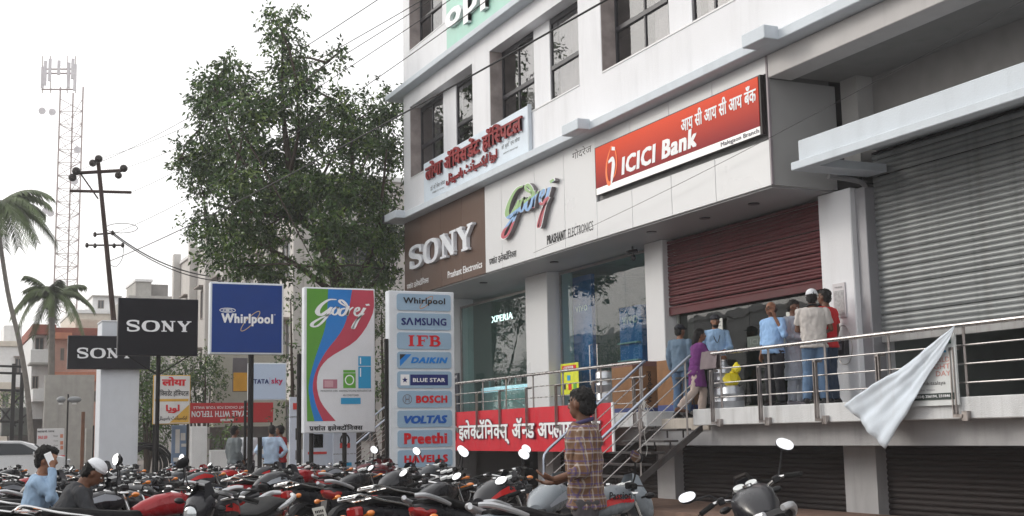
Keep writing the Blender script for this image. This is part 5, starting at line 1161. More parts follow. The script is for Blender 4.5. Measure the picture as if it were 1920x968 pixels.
    if kurta:
        pe=V_('pel'); z0=kurta
        rg=[]
        for k in range(8):
            z=pe.z+.05-(pe.z+.05-z0)*k/7; f=k/7; kc=(V_('knL')+V_('knR'))/2; c=Vector((pe.x,pe.y,z)).lerp(Vector((kc.x,kc.y,z)),f*.6)
            rg.append([c+Vector(((.135+.03*f)*math.cos(a),(.185+.035*f)*math.sin(a),0)) for a in [2*PI*i/20 for i in range(20)]])
        q.loft(rg)
    P(t,'shirt' if not kurta else 'kurta',remesh(q,vox,'shirt',3,folds,8,7),top)
    if collar:
        q=MB(); n0=V_('neck'); q.tube([n0+Vector((.068*math.cos(a)+.004,.072*math.sin(a),.012-.02*math.cos(a))) for a in np.linspace(.5,2*PI-.5,16)],.015,7); P(t,'collar',q,collar,smooth=True)
    for s,c in ((1,'L'),(-1,'R')):
        a_=V_('an'+c); q=MB(); rr=[(-.09,.030,.035),(-.07,.040,.05),(0,.042,.052),(.08,.046,.036),(.14,.042,.028),(.175,.022,.018)]
        q.loft([[(a_.x+x,a_.y+w_*math.cos(b),a_.z-.078+.0+z_*(1+math.sin(b))*.9) for b in [2*PI*i/12 for i in range(12)]] for x,w_,z_ in rr]); P(t,'shoe',q,shoe or black,smooth=True)
    return t
def hem_t(J,hem): 
    z0=J['pel'][2]-.09; z1=J['neck'][2]; return max(0,(hem-z0)/(z1-z0)) if abs(z1-z0)>.3 else 0
def onfloor(px,x,z):
    a=YAW+math.atan((px-960)/2355); return (x,x/math.tan(a),z)
def checks():
    m=bpy.data.materials.new('checked_cotton'); m.use_nodes=True; nt=m.node_tree; N=nt.nodes; L=nt.links; b=N['Principled BSDF']; b.inputs['Roughness'].default_value=.85
    tc=N.new('ShaderNodeTexCoord'); sx=N.new('ShaderNodeSeparateXYZ'); nn=N.new('ShaderNodeTexNoise'); nn.inputs['Scale'].default_value=5
    ad=N.new('ShaderNodeVectorMath'); ad.operation='MULTIPLY_ADD'; ad.inputs[1].default_value=(.02,.02,.02); L.new(nn.outputs['Color'],ad.inputs[0]); L.new(tc.outputs['Object'],ad.inputs[2]); L.new(tc.outputs['Object'],nn.inputs[0]); L.new(ad.outputs[0],sx.inputs[0])
    def st(src,per,lo,off=0):
        a=N.new('ShaderNodeMath'); a.operation='MULTIPLY_ADD'; a.inputs[1].default_value=1/per; a.inputs[2].default_value=off+20; L.new(src,a.inputs[0])
        f=N.new('ShaderNodeMath'); f.operation='FRACT'; L.new(a.outputs[0],f.inputs[0]); g=N.new('ShaderNodeMath'); g.operation='LESS_THAN'; g.inputs[1].default_value=lo; L.new(f.outputs[0],g.inputs[0]); return g.outputs[0]
    sm=N.new('ShaderNodeMath'); sm.operation='ADD'; L.new(sx.outputs[0],sm.inputs[0]); L.new(sx.outputs[1],sm.inputs[1])
    cur=None
    for src,per,lo,off,col,fac_ in ((sm.outputs[0],.082,.42,0,(.13,.062,.030),.85),(sx.outputs[2],.082,.42,.2,(.12,.06,.03),.75),(sm.outputs[0],.082,.14,.25,(.075,.05,.14),.75),(sx.outputs[2],.082,.14,.45,(.075,.05,.14),.75),(sm.outputs[0],.082,.13,.55,(.40,.36,.33),.5),(sx.outputs[2],.082,.13,.75,(.40,.36,.33),.5)):
        k=N.new('ShaderNodeMix'); k.data_type='RGBA'; mm=N.new('ShaderNodeMath'); mm.operation='MULTIPLY'; mm.inputs[1].default_value=fac_; L.new(st(src,per,lo,off),mm.inputs[0]); L.new(mm.outputs[0],k.inputs[0])
        if cur is None: k.inputs[6].default_value=(.18,.12,.082,1)
        else: L.new(cur,k.inputs[6])
        k.inputs[7].default_value=(*col,1); cur=k.outputs[2]
    L.new(cur,b.inputs['Base Color']); return m
def cloth(n,c,**k): return M('cloth_'+n,c,.88,var=k.pop('var',.08),scale=k.pop('scale',7),bump=.25,bscale=150,**k)
dkt=cloth('dark_trousers',(.022,.023,.028)); jean=cloth('jeans_blue',(.10,.17,.28),stain=.5,sscale=3,stain_col=(.24,.32,.42)); jeand=cloth('dark_jeans',(.03,.05,.09)); sky_=cloth('light_blue',(.30,.46,.68))
sit=dict(pel=(-.05,0,.90),chest=(.03,0,1.16),neck=(.06,0,1.38),head=(.10,0,1.52),hiL=(-.03,.10,.86),hiR=(-.03,-.10,.86),knL=(.36,.20,.72),knR=(.36,-.20,.72),anL=(.28,.24,.32),anR=(.28,-.24,.32))
def sitp(dz=0,**o):
    d={k:tuple(v) for k,v in sit.items()}; d.update(shL=(.04,.175,1.31),shR=(.04,-.175,1.31),elL=(.16,.24,1.08),elR=(.16,-.24,1.08),wrL=(.36,.25,1.0),wrR=(.36,-.25,1.0)); d.update(o)
    return {k:((v[0],v[1],v[2]+dz) if isinstance(v,tuple) else v) for k,v in d.items()}
# man in the checked shirt, standing among the near motorcycles, hands in front
x,y=pxy(1088,9.55)
person('man in brown checked shirt standing in front, looking away with hands held out',(x,y,0),-62,dict(hy=-32,hp=2,head=(.02,-.005,1.60),elL=(.02,.26,1.12),wrL=(.22,.20,1.06),elR=(.00,-.24,1.11),wrR=(.22,-.10,1.03)),
 checks(),cloth('grey_trousers',(.06,.055,.06)),'rolled',hem=.80,vox=.008,h=1.02,hands=dict(L=dict(d=(1,-.25,.25),n=(0,-.3,1),t=-1,curl=.35),R=dict(d=(1,.3,-.05),n=(.1,.3,1),t=1,curl=.3)),collar=cloth('collar_blue',(.06,.05,.12)),folds=.014,wide=1.0,skin=SKd)
# seated pair on the left
x,y=pxy(71,11.6)
person('seated man in pale blue shirt holding a white phone to his ear on a motorcycle',(x,y,-.12),100,sitp(-.02,hy=-14,hp=8,elR=(.17,-.24,1.16),wrR=(.17,-.135,1.46),elL=(.18,.22,1.08),wrL=(.40,.16,1.03)),
 cloth('pale_blue',(.27,.38,.52)),dkt,'long',hem=.86,vox=.009,h=.92,hair='bushy',hands=dict(R=dict(d=(.0,.25,1),n=(0,1,0),t=1,curl=.5)))
q=MB(); q.bbox(-.032,.032,-.005,.005,-.062,.062,.004); q.v=[tuple(Matrix.Rotation(R_(-24),4,'Y')@Vector(v)) for v in q.v]
ph=T('phone','white mobile phone held at the ear of the seated man','phone',(x,y,0),R_(-10)); q.v=[(a+.13,b-.12,c+1.27) for a,b,c in q.v]; P(ph,'case',q,white)
x,y=pxy(118,10.9)
person('seated man in white skull cap and charcoal shirt bending over his motorcycle',(x,y,-.12),96,sitp(-.04,chest=(.10,0,1.13),neck=(.20,0,1.32),head=(.29,0,1.42),hp=38,shL=(.17,.18,1.26),shR=(.17,-.18,1.26),elL=(.30,.22,1.02),elR=(.28,-.24,1.02),wrL=(.50,.18,.93),wrR=(.50,-.16,.90)),
 cloth('charcoal',(.045,.047,.052)),cloth('greige_trousers',(.26,.25,.25)),'long',hem=.86,vox=.009,h=.92,cap='skull',skin=SKd,hands=dict(R=dict(d=(1,.2,-.3),curl=.8),L=dict(d=(1,-.2,-.3),curl=.8)),wide=1.02)
# four men far behind
f0=onfloor
def far(px,d): x,y=pxy(px,d); return (x,y,0)
person('far man in grey green shirt and jeans standing with his back turned',far(438,29.5),70,dict(elR=(-.02,-.22,1.12),wrR=(.12,-.18,.92)),cloth('grey_green',(.13,.15,.16)),jeand,'long',hem=.84,vox=.016,skin=SKd)
person('far man in white shirt facing the viewer beside the blue sign pole',far(462,30.4),205,dict(elL=(.0,.22,1.12),wrL=(.14,.12,1.0)),cloth('white_shirt',(.60,.62,.66)),dkt,'long',hem=.84,vox=.016,skin=SKd)
person('far man in white and blue striped shirt and camouflage trousers, hands on hips',far(507,29.2),15,dict(hy=20,elL=(-.10,.34,1.14),wrL=(.03,.19,.98),elR=(-.10,-.34,1.14),wrR=(.03,-.19,.98)),cloth('white_blue_band',(.44,.56,.72),var=.25,scale=3),M('camouflage',(.13,.115,.10),.9,var=.7,scale=9,stain=.8,sscale=8,stain_col=(.03,.03,.025)),'long',hem=.82,vox=.016)
person('far man in red shirt behind the striped one, facing left',far(524,30.2),-50,dict(),cloth('red_shirt',(.34,.015,.02)),jeand,'long',hem=.82,vox=.016,skin=SKd)
# on the walkway
FL=1.78
person('man in denim blue shirt and dark cap with his back turned by the pillar',onfloor(1272,12.65,1.66),62,dict(hy=-20),cloth('denim_shirt',(.12,.18,.25)),jean,'long',hem=.84,vox=.012,cap='peak',h=1.0)
person('woman in purple kurta and beige leggings stepping by the rail',onfloor(1300,12.25,1.62),105,dict(pel=(.0,0,.90),chest=(.05,0,1.20),neck=(.08,0,1.40),head=(.11,0,1.54),shL=(.08,.16,1.34),shR=(.08,-.16,1.34),elL=(.22,.22,1.14),wrL=(.44,.18,1.16),elR=(.20,-.22,1.12),wrR=(.42,-.18,1.12),knL=(.16,.09,.50),anL=(.10,.09,.10),hiR=(0,-.08,.88),knR=(-.08,-.09,.50),anR=(-.38,-.10,.20)),cloth('purple',(.13,.03,.15)),cloth('beige_leggings',(.46,.38,.34)),'long',hem=.80,vox=.012,hair='long',kurta=.58,h=.95,shoe=SKd)
person('security guard in light blue uniform and dark cap facing the viewer, bearded',onfloor(1339,12.75,FL),205,dict(elL=(.06,.25,1.12),wrL=(.22,.12,1.05),elR=(-.02,-.24,1.12),wrR=(.05,-.22,.88)),sky_,dkt,'long',hem=.86,vox=.011,cap='peak',beard=True,h=.98)
lan=T('lanyard','black lanyard cord hanging on the guard','lanyard',onfloor(1339,12.75,FL),R_(90-205)); q=MB(); q.tube([(.06,.07,1.42),(.145,.05,1.28),(.16,.0,1.18),(.145,-.05,1.28),(.06,-.07,1.42)],.006,6,smooth=4); P(lan,'cord',q,black)
person('balding man in glasses and light blue shirt talking on the phone by the rail',onfloor(1447,12.45,FL),258,dict(hy=-8,elL=(.03,.27,1.16),wrL=(.09,.13,1.45),chest=(.0,0,1.24)),cloth('office_blue',(.27,.44,.70)),dkt,'rolled',hem=.92,vox=.010,hair='bald',glasses=True,belly=.07,h=.99,hands=dict(L=dict(d=(.05,-.25,1),n=(0,-1,0),t=-1,curl=.6)))
person('man in long pale grey kurta looking at a phone in his hands',onfloor(1486,12.85,FL),165,dict(hy=10,hp=14,elL=(.06,.24,1.12),wrL=(.25,.07,1.08),elR=(.06,-.24,1.12),wrR=(.25,-.05,1.08)),cloth('kurta_grey',(.36,.40,.47)),cloth('kurta_trousers',(.33,.36,.42)),'long',hem=.80,vox=.011,kurta=.42,h=1.01,skin=SKd,shoe=grey,folds=.013)
person('man in white skull cap, off white polo shirt and pale jeans, back turned',onfloor(1523,12.38,FL),40,dict(elL=(.05,.24,1.12),wrL=(.22,.17,1.10),elR=(.04,-.26,1.12),wrR=(.22,-.16,1.08),knL=(.02,.11,.49),anL=(-.03,.14,.08)),cloth('polo_offwhite',(.50,.47,.45)),jean,'short',hem=.82,vox=.010,cap='skull',beard=True,h=1.03,skin=SKd,wide=1.12,collar=black)
person('man in bright red t shirt and dark trousers standing behind the polo shirt man',onfloor(1549,12.85,FL),-20,dict(elR=(-.02,-.26,1.13),wrR=(.06,-.27,.90)),cloth('red_tee',(.55,.025,.03)),jeand,'short',hem=.84,vox=.011,h=1.06,skin=SKd)
# ================================================================ vegetation
def pt(px,py,d):
    """world point seen at picture position px,py at distance d along the view axis (design helper)"""
    v=_F+_R2*((px-960)/2355)+_U2*((484-py)/2355); return Vector((0,0,EYE))+v*d
def leafmat(n,c,v=.35):
    m=M(n,c,.45,var=v,scale=1.3); b=m.node_tree.nodes['Principled BSDF']; return m
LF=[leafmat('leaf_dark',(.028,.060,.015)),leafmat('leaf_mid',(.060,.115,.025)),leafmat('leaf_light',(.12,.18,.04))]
def leaves(name,parent,clusters,per,ln,wd,seed=1,mats=LF,droop=.55,weights=(.45,.4,.15),kind=None,hollow=.35):
    """clusters: (x,y,z,rx,ry,rz); small pointed leaf faces on short sprays filling the volume"""
    g=np.random.default_rng(seed); V=[];Fc=[];MI=[]; n0=0
    for (x,y,z,rx,ry,rz) in clusters:
        vol=(rx*ry*rz); ns=max(5,int(per*vol**(2/3)))
        u=g.normal(size=(ns,3)); u/=np.linalg.norm(u,axis=1)[:,None]; r=g.uniform(hollow,1.08,ns)**.6; c=np.array([x,y,z])+u*np.array([rx,ry,rz])*r[:,None]
        k=9
        sd=u+g.normal(size=(ns,3))*.5; sd[:,2]-=droop; sd/=np.linalg.norm(sd,axis=1)[:,None]
        tt=g.uniform(0,1,(ns,k))*ln*2.6
        P0=(c[:,None,:]+sd[:,None,:]*tt[:,:,None]+g.normal(size=(ns,k,3))*ln*.35).reshape(-1,3)
        d=(np.repeat(sd,k,0)+g.normal(size=(ns*k,3))*.75); d[:,2]-=droop*.6; d/=np.linalg.norm(d,axis=1)[:,None]
        s=np.cross(d,g.normal(size=(ns*k,3))); s/=np.linalg.norm(s,axis=1)[:,None]+1e-9
        L_=ln*g.uniform(.6,1.25,(ns*k,1)); W=wd*g.uniform(.7,1.2,(ns*k,1))
        a=P0; b=P0+d*L_*.45+s*W; e=P0+d*L_; f=P0+d*L_*.45-s*W
        V.append(np.stack([a,b,e,f],1).reshape(-1,3)); m_=ns*k
        Fc.append((np.arange(m_*4)+n0).reshape(-1,4)); n0+=m_*4
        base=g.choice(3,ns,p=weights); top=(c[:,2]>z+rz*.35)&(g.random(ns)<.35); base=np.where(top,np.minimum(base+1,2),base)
        MI.append(np.repeat(base,k))
    V=np.vstack(V);Fc=np.vstack(Fc);MI=np.concatenate(MI); me=bpy.data.meshes.new(name); me.vertices.add(len(V)); me.vertices.foreach_set('co',V.ravel())
    me.loops.add(Fc.size); me.loops.foreach_set('vertex_index',Fc.ravel()); me.polygons.add(len(Fc)); me.polygons.foreach_set('loop_start',np.arange(0,Fc.size,4)); me.polygons.foreach_set('material_index',MI.astype(np.int32)); me.update(calc_edges=True)
    for m in mats: me.materials.append(m)
    o=bpy.data.objects.new(name,me); COL.objects.link(o)
    if parent is not None:
        o.parent=parent; o.location=-Vector(parent.location)
    if kind: o['kind']=kind
    return o
bark=M('bark',(.055,.042,.032),.9,var=.3,scale=6,bump=.8,bscale=25)
random.seed(21)
CL=[(400,160,36),(440,150,40),(395,215,45),(460,215,50),(530,60,34),(545,108,40),(560,165,42),(505,195,42),(612,118,22),(628,190,36),(575,240,52),(645,245,52),(700,205,36),(720,165,20),(738,205,28),(700,262,52),(735,285,44),(470,285,58),(405,285,48),(372,335,44),(432,350,52),(505,350,60),(385,415,36),(432,440,44),(492,430,44),(545,315,52),(605,330,62),(665,350,62),(712,372,52),(452,500,36),(512,498,34),(405,478,28),(640,430,52),(700,450,52),(735,440,38),(722,505,34),(592,500,26),(672,515,36),(560,395,44),(345,275,17),(338,298,14),(640,95,16),(515,30,16),(548,22,14),(368,178,14),(425,112,14)]
bx,by,_=pt(655,800,37.5); TB=Vector((bx,by,0))
t=T('street_tree','huge dark green broadleaf tree rising beside the white building and over the signs','tree',TB)
cl=[]; cen=[]
for px,py,r in CL:
    d=37.5+random.uniform(-2.2,2.2)-(1.5 if 420<px<650 else 0); p=pt(px,py,d); R0=r/2355*d
    if px>660: p=pt(px,py,d+1.2)
    if p.x>11.3 and p.y<34.6: p=p*((34.8)/p.y) if False else pt(px,py,39.5)
    cen.append(p)
    for k in range(9 if r>25 else 3):
        u=Vector((random.gauss(0,1),random.gauss(0,1),random.gauss(0,1))).normalized()*R0*random.uniform(.35,.78); rr_=R0*random.uniform(.30,.48); c=p+u
        cl.append((c.x,c.y,c.z,rr_*1.1,rr_*1.1,rr_*.8))
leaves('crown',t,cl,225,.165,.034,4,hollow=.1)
q=MB(); fork_=pt(640,560,37.5); top=pt(600,440,37.3)
q.tube([TB+Vector((0,0,-.1)),TB.lerp(fork_,.5)+Vector((.15,0,0)),fork_,top],[.38,.28,.24,.16],12,smooth=4)
limbs=[[(640,560),(700,470),(715,380),(725,280)],[(600,440),(560,405),(545,330),(560,240),(550,120)],[(600,440),(650,380),(660,280),(640,190)],[(640,560),(560,500),(480,450),(430,400)],[(560,405),(500,350),(440,280),(410,190)],[(560,405),(470,400),(390,380)],[(640,560),(690,540),(720,500)],[(545,330),(530,200),(530,70)]]
for Lm in limbs:
    pts=[pt(a,b,37.3-.3*i) for i,(a,b) in enumerate(Lm)]; q.tube(pts,[.11,.08,.05,.02],8,smooth=5)
for p in cen:
    a=min(cen,key=lambda c:(c-p).length if (c-p).length>.3 and c.z<p.z else 99); q.tube([a,a.lerp(p,.5)+Vector((.1,.1,.1)),p],[.045,.03,.012],5,caps=False)
P(t,'trunk',q,bark,smooth=True,world=True)
# palms
frm=[M('frond_green',(.065,.095,.03),.5,var=.3,scale=2),M('frond_straw',(.16,.13,.07),.6,var=.3)]
def frond(L_,sag,nl,ll,w_,seed,up=.6):
    g=random.Random(seed); q=MB(); pts=[]
    for i in range(12):
        t_=i/11; pts.append(Vector((L_*t_*(1-.12*t_*sag),0,L_*(up*t_-sag*t_*t_))))
    q.tube(pts,[.035,.008],5,caps=False)
    for i in range(nl):
        t_=.10+.9*i/nl; f=t_*11; k=min(int(f),10); p=pts[k].lerp(pts[k+1],f-k); d=(pts[k+1]-pts[k]).normalized(); l_=ll*(1-.55*abs(t_-.4)**1.3)*g.uniform(.8,1.1)
        for s in (-1,1):
            dr=Vector((d.x*.55,s*.8,-.45-g.random()*.5+d.z*.5)).normalized(); e=p+dr*l_; m_=p+dr*l_*.4+Vector((0,0,.04*l_)); n_=d*w_
            q.add([p-n_*.5,p+n_*.5,m_+n_,m_-n_,e-Vector((0,0,.08*l_))],[(0,1,2,3),(3,2,4)])
    return q
def palm(label,base,crown,rad,nf,L_,seed,shaft=False,ll=.55,trunkpts=None):
    t=T('palm_tree',label,'palm',base); g=random.Random(seed); q=MB(); pts=trunkpts or [base,base.lerp(crown,.5),crown]
    q.tube(pts,[rad*1.25,rad,rad*.85],12,smooth=6); P(t,'trunk',q,M('palm_bark',(.17,.155,.14),.85,var=.2,scale=5,bump=.6,bscale=20),smooth=True,world=True)
    if shaft: q=MB(); q.tube([crown-Vector((0,0,1.2)),crown-Vector((0,0,.6)),crown+Vector((0,0,.2))],[rad*.9,rad*1.05,rad*.4],12,smooth=3); P(t,'crownshaft',q,M('shaft_green',(.12,.16,.06),.5,var=.2),smooth=True,world=True)
    ms=[]
    for i in range(4): m_=mesh(frond(L_*(.85+.1*i),.55+.22*i,60,ll,.036,seed+i,up=.95-.22*i),'frond',fix=False); m_.materials.append(frm[0]); ms.append(m_)
    for i in range(nf):
        m_=ms[g.choice([0,1,1,2,2,3])]; o=bpy.data.objects.new('frond',m_); COL.objects.link(o); o.parent=t; o.location=crown-base; o.rotation_euler=(g.uniform(-.25,.25),g.uniform(-.25,.15),2*PI*i*.618+g.uniform(-.2,.2)); s=g.uniform(.85,1.1); o.scale=(s,s,s)
    q=MB()
    for i in range(7): a=g.uniform(0,6.28); q.ell(crown+Vector((.28*math.cos(a),.28*math.sin(a),-.2-.15*g.random())),(.11,.11,.13),8,6)
    if not shaft: P(t,'coconuts',q,M('coconut_green',(.10,.12,.04),.5),world=True,smooth=True)
def gr(px,d): x,y=pxy(px,d); return Vector((x,y,0))
palm('tall coconut palm with a thin curved trunk at the left edge of the photo',gr(62,64),pt(-8,388,64),.12,28,3.1,3,ll=.8,trunkpts=[gr(66,64),pt(52,740,64),pt(36,640,64),pt(14,545,64),pt(-8,396,64)])
palm('shorter palm with a thick pale trunk and drooping fronds before the pink house',gr(98,66),pt(98,553,66),.17,24,2.05,9,True,ll=.62)
# shrubs and small trees
def bush(label,px,py,d,rs,n,seed,cat='bush',name='shrub',ln=.12,trunk=True):
    base=gr(px,d); t=T(name,label,cat,base); g=random.Random(seed); c=[]
    for dx,dy,r in rs: p=pt(px+dx,py+dy,d+g.uniform(-.6,.6)); c.append((p.x,p.y,p.z,r,r,r*.9))
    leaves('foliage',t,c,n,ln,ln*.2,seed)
    if trunk:
        q=MB(); z=max(.3,c[0][2])
        for k in c[:5]: q.tube([base,base.lerp(Vector(k[:3]),.5)+Vector((.05,.05,0)),Vector(k[:3])],[.06,.04,.015],6)
        P(t,'stem',q,bark,world=True)
bush('green bush behind the thin black sign pole, beside the white pillar',275,760,41,[(-10,-50,.6),(10,-20,.7),(-8,20,.7),(14,40,.7),(0,-80,.5),(-14,60,.6),(20,-60,.5),(30,0,.6)],260,5)
bush('small leafy tree between the hospital sign and the blue sign',380,700,43,[(0,0,.6),(-20,-15,.5),(15,20,.5),(-25,30,.5),(5,-30,.4),(-40,0,.5)],240,6,'tree','small_tree')
bush('bright green shoots showing between the small white sign and the tall swoosh sign',545,650,33,[(0,0,.35),(0,-50,.4),(5,40,.35),(0,-90,.4),(10,90,.3),(-5,130,.3)],150,7)
bush('small bush behind the low white wall near the far men',425,810,36,[(0,0,.35),(15,8,.3),(-12,10,.3)],140,8)
bush('dark shrubbery behind the gap between the swoosh sign and the directory sign',715,640,36.5,[(0,0,.6),(0,-60,.7),(0,60,.6),(5,120,.6),(-60,-70,.7),(-40,-110,.8)],220,9)
# reflected only: greenery across the road
for k,(x,y,h) in enumerate([(-15,22,6),(-14,40,7),(-17,55,6.5),(-12,70,7.5),(-20,95,8)]):
    base=Vector((x,y,0)); t=T('roadside_tree','broad tree across the road, '+['nearest','second','third','fourth','farthest'][k]+' of those mirrored in the shop windows','tree',base); g=random.Random(k); c=[]
    for i in range(9): a=g.uniform(0,6.28); r=g.uniform(.3,2.3); c.append((x+r*math.cos(a),y+r*math.sin(a),h*.65+g.uniform(-1.6,2.2),1.2,1.2,1.0))
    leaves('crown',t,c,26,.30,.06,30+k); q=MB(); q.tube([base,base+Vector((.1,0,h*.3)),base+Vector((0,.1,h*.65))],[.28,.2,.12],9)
    for k_ in c: q.tube([base+Vector((0,.1,h*.45)),Vector(k_[:3])],[.08,.03],5)
    P(t,'trunk',q,bark,world=True)
# ================================================================ buildings behind and beside
def building(name,label,boxes,wins,mats,loc):
    """boxes: (part name, x0,x1,y0,y1,z0,z1,mat); wins on a face: ('X'|'Y', plane, a0,a1,z0,z1, label)"""
    t=T(name,label,'building',loc)
    for nm,x0,x1,y0,y1,z0,z1,mt in boxes:
        q=MB(); q.bbox(x0,x1,y0,y1,z0,z1,.02); P(t,nm,q,mt,world=True)
    for w_ in wins:
        ax,pl,a0,a1,z0,z1=w_[:6]; q=MB(); e=.05; f=MB()
        def bx(m_,a,b,c,d,p0,p1):
            if ax=='Y': m_.box(a,b,pl-p1,pl-p0,c,d)
            else: m_.box(pl-p1,pl-p0,a,b,c,d)
        for a,b,c,d in ((a0,a0+e,z0,z1),(a1-e,a1,z0,z1),(a0+e,a1-e,z0,z0+e),(a0+e,a1-e,z1-e,z1),((a0+a1)/2-.025,(a0+a1)/2+.025,z0+e,z1-e)): bx(f,a,b,c,d,-.02,.05)
        fr=P(t,'window',f,mats[0],world=True); bx(q,a0+e*.5,a1-e*.5,z0+e*.5,z1-e*.5,.0,.012); P(fr,'pane',q,M('far_window_glass',(.05,.055,.06),.15,var=.1),world=True)
        if len(w_)>6: s=MB(); bx(s,a0-.1,a1+.1,z1+.08,z1+.16,.0,.4); P(t,'sunshade',s,mats[0],world=True)
    return t
cream=M('cream_wall',(.55,.50,.43),.85,var=.08,stain=.4,sscale=.8); whit=M('far_white',(.66,.66,.66),.8,var=.06,stain=.3,sscale=.7); pink=M('pink_wall',(.55,.33,.27),.85,var=.08,stain=.35,sscale=.9,stain_col=(.30,.22,.2)); oran=M('orange_wall',(.50,.20,.12),.85,var=.1,stain=.35,sscale=1); redr=M('brick_red_roof',(.26,.085,.06),.8,var=.12); gconc=M('grey_concrete',(.34,.33,.31),.9,var=.1,stain=.4,sscale=.8)
fwin=M('far_frame',(.25,.22,.20),.7); drkv=M('far_opening',(.03,.028,.027),.9)
def zz(py,d,px=100): return EYE+(831-(px/1920*35)-py)/2355*d
def xx(px,d): return pxy(px,d)[0]
def yy(px,d): return pxy(px,d)[1]
# pink house: front faces the viewer
Y=yy(130,72); X_=lambda px: Y*math.tan(YAW+math.atan((px-960)/2355)); Z_=lambda py: zz(py,72)
building('pink_house','pink and orange three storey house with white balconies behind the thick palm',
 [('wall',X_(98),X_(186),Y,Y+9,0,Z_(628),pink),('orange_band',X_(97),X_(188),Y-.35,Y-.003,Z_(718),Z_(700),oran),('roof_slab',X_(96),X_(190),Y-.6,Y+9.2,Z_(632),Z_(618),redr),('top_wall',X_(140),X_(200),Y+1,Y+9,Z_(618),Z_(596),cream),
  ('side_wall',X_(58),X_(98),Y+.6,Y+9,0,Z_(630),whit),('upper_roof',X_(55),X_(100),Y-.4,Y+9,Z_(630),Z_(612),redr),('balcony',X_(52),X_(94),Y-1.0,Y+.6,Z_(684),Z_(660),whit),('balcony',X_(58),X_(94),Y-1.2,Y+.6,Z_(755),Z_(732),whit),('balcony_floor',X_(50),X_(96),Y-1.05,Y+.6,Z_(688),Z_(684),gconc),('balcony',X_(92),X_(128),Y-.9,Y-.003,Z_(640),Z_(628),oran)],
 [('Y',Y,X_(110),X_(117),Z_(678),Z_(655)),('Y',Y,X_(152),X_(160),Z_(755),Z_(735)),('Y',Y,X_(162),X_(170),Z_(755),Z_(735)),('Y',Y,X_(172),X_(179),Z_(755),Z_(735)),('Y',Y+.6,X_(63),X_(80),Z_(660),Z_(634)),('Y',Y+.6,X_(60),X_(72),Z_(730),Z_(706)),('Y',Y,X_(130),X_(142),Z_(690),Z_(655)),('Y',Y,X_(150),X_(166),Z_(690),Z_(655))],[fwin],(X_(98),Y,0))
Y=yy(30,95); Z_=lambda py: zz(py,95)
building('white_house','white house with flat roofs at the far left behind the coconut palm',[('wall',X_(-60),X_(62),Y,Y+9,0,Z_(650),whit),('parapet',X_(-62),X_(64),Y-.2,Y+9.2,Z_(650),Z_(640),cream),('stair_room',X_(5),X_(40),Y+2,Y+7,Z_(640),Z_(606),whit),('wing',X_(-60),X_(20),Y-3,Y-.01,0,Z_(720),cream)],
 [('Y',Y,X_(25),X_(38),Z_(700),Z_(672),1),('Y',Y,X_(44),X_(54),Z_(700),Z_(672),1),('Y',Y,X_(28),X_(48),Z_(760),Z_(730),1),('Y',Y-3,X_(0),X_(12),Z_(765),Z_(740),1)],[fwin],(X_(0),Y,0))
Y=yy(200,110); Z_=lambda py: zz(py,110,200)
building('cream_block','cream apartment block with a white roof room rising behind the white pillar',[('wall',X_(128),X_(262),Y,Y+10,0,Z_(590),cream),('parapet',X_(126),X_(264),Y-.2,Y+10.2,Z_(590),Z_(583),whit),('roof_room',X_(170),X_(222),Y+1,Y+7,Z_(583),Z_(556),whit),('roof_room_slab',X_(168),X_(225),Y+.7,Y+7.3,Z_(556),Z_(553),gconc)],
 [('Y',Y,X_(150),X_(162),Z_(640),Z_(612)),('Y',Y,X_(190),X_(202),Z_(640),Z_(612)),('Y',Y+1,X_(180),X_(192),Z_(578),Z_(562))],[fwin],(X_(150),Y,0))
Y=yy(290,95); Z_=lambda py: zz(py,95,290)
building('concrete_block','weathered grey block with rooftop water tank rooms between the signs',[('wall',X_(235),X_(330),Y,Y+8,0,Z_(556),gconc),('roof_room',X_(252),X_(282),Y+1,Y+6,Z_(556),Z_(524),gconc),('roof_room',X_(283),X_(318),Y+2,Y+6,Z_(556),Z_(528),M('dark_concrete',(.20,.19,.18),.9,var=.15)),('parapet',X_(250),X_(284),Y+.8,Y+6.2,Z_(527),Z_(522),whit)],
 [('Y',Y,X_(300),X_(312),Z_(620),Z_(585)),('Y',Y,X_(270),X_(282),Z_(620),Z_(585))],[fwin],(X_(290),Y,0))
# long grey building on the same side, continuing the street line behind the tree
gw=M('neighbour_wall',(.50,.48,.46),.85,var=.05,stain=.35,sscale=.6,stain_col=(.33,.32,.31))
bxs=[('wall',12.6,26,46,73,0,11.3,gw),('parapet',12.5,26.1,45.9,73.1,11.3,11.5,whit)]
for y in (46.3,50.5,54.7,59,63.2,67.5,72.4): bxs.append(('pilaster',12.2,12.6,y-.25,y+.25,0,11.9,gw))
wns=[('X',12.6,y0,y0+1.3,z,z+1.5,1) for y0 in (47.8,52,56.2,60.4,64.7,69) for z in (1.2,4.4,7.6)]+[('Y',46,x,x+1.4,z,z+1.6,1) for x in (14,17.5,21) for z in (1.2,4.4,7.6)]
t=building('grey_neighbour_building','long grey three storey building with pilasters behind the big tree',bxs,wns,[fwin],(12.6,50,0))
tt=T('wall_board','half grey half orange board fixed on the neighbouring wall beside the blue sign pole','board',(11,44,3)); q=MB(); dd=43; a,b=pt(436,735,dd),pt(470,670,dd); q.bbox(a.x,b.x,a.y,a.y+.06,a.z,b.z,.01); P(tt,'board',q,M('board_grey',(.14,.13,.14),.6),world=True); c=pt(470,698,dd); q=MB(); q.bbox(a.x+.02,b.x-.02,a.y-.02,a.y-.001,a.z+.02,c.z,.005); P(tt,'orange_half',q,M('board_orange',(.60,.30,.03),.5),world=True)
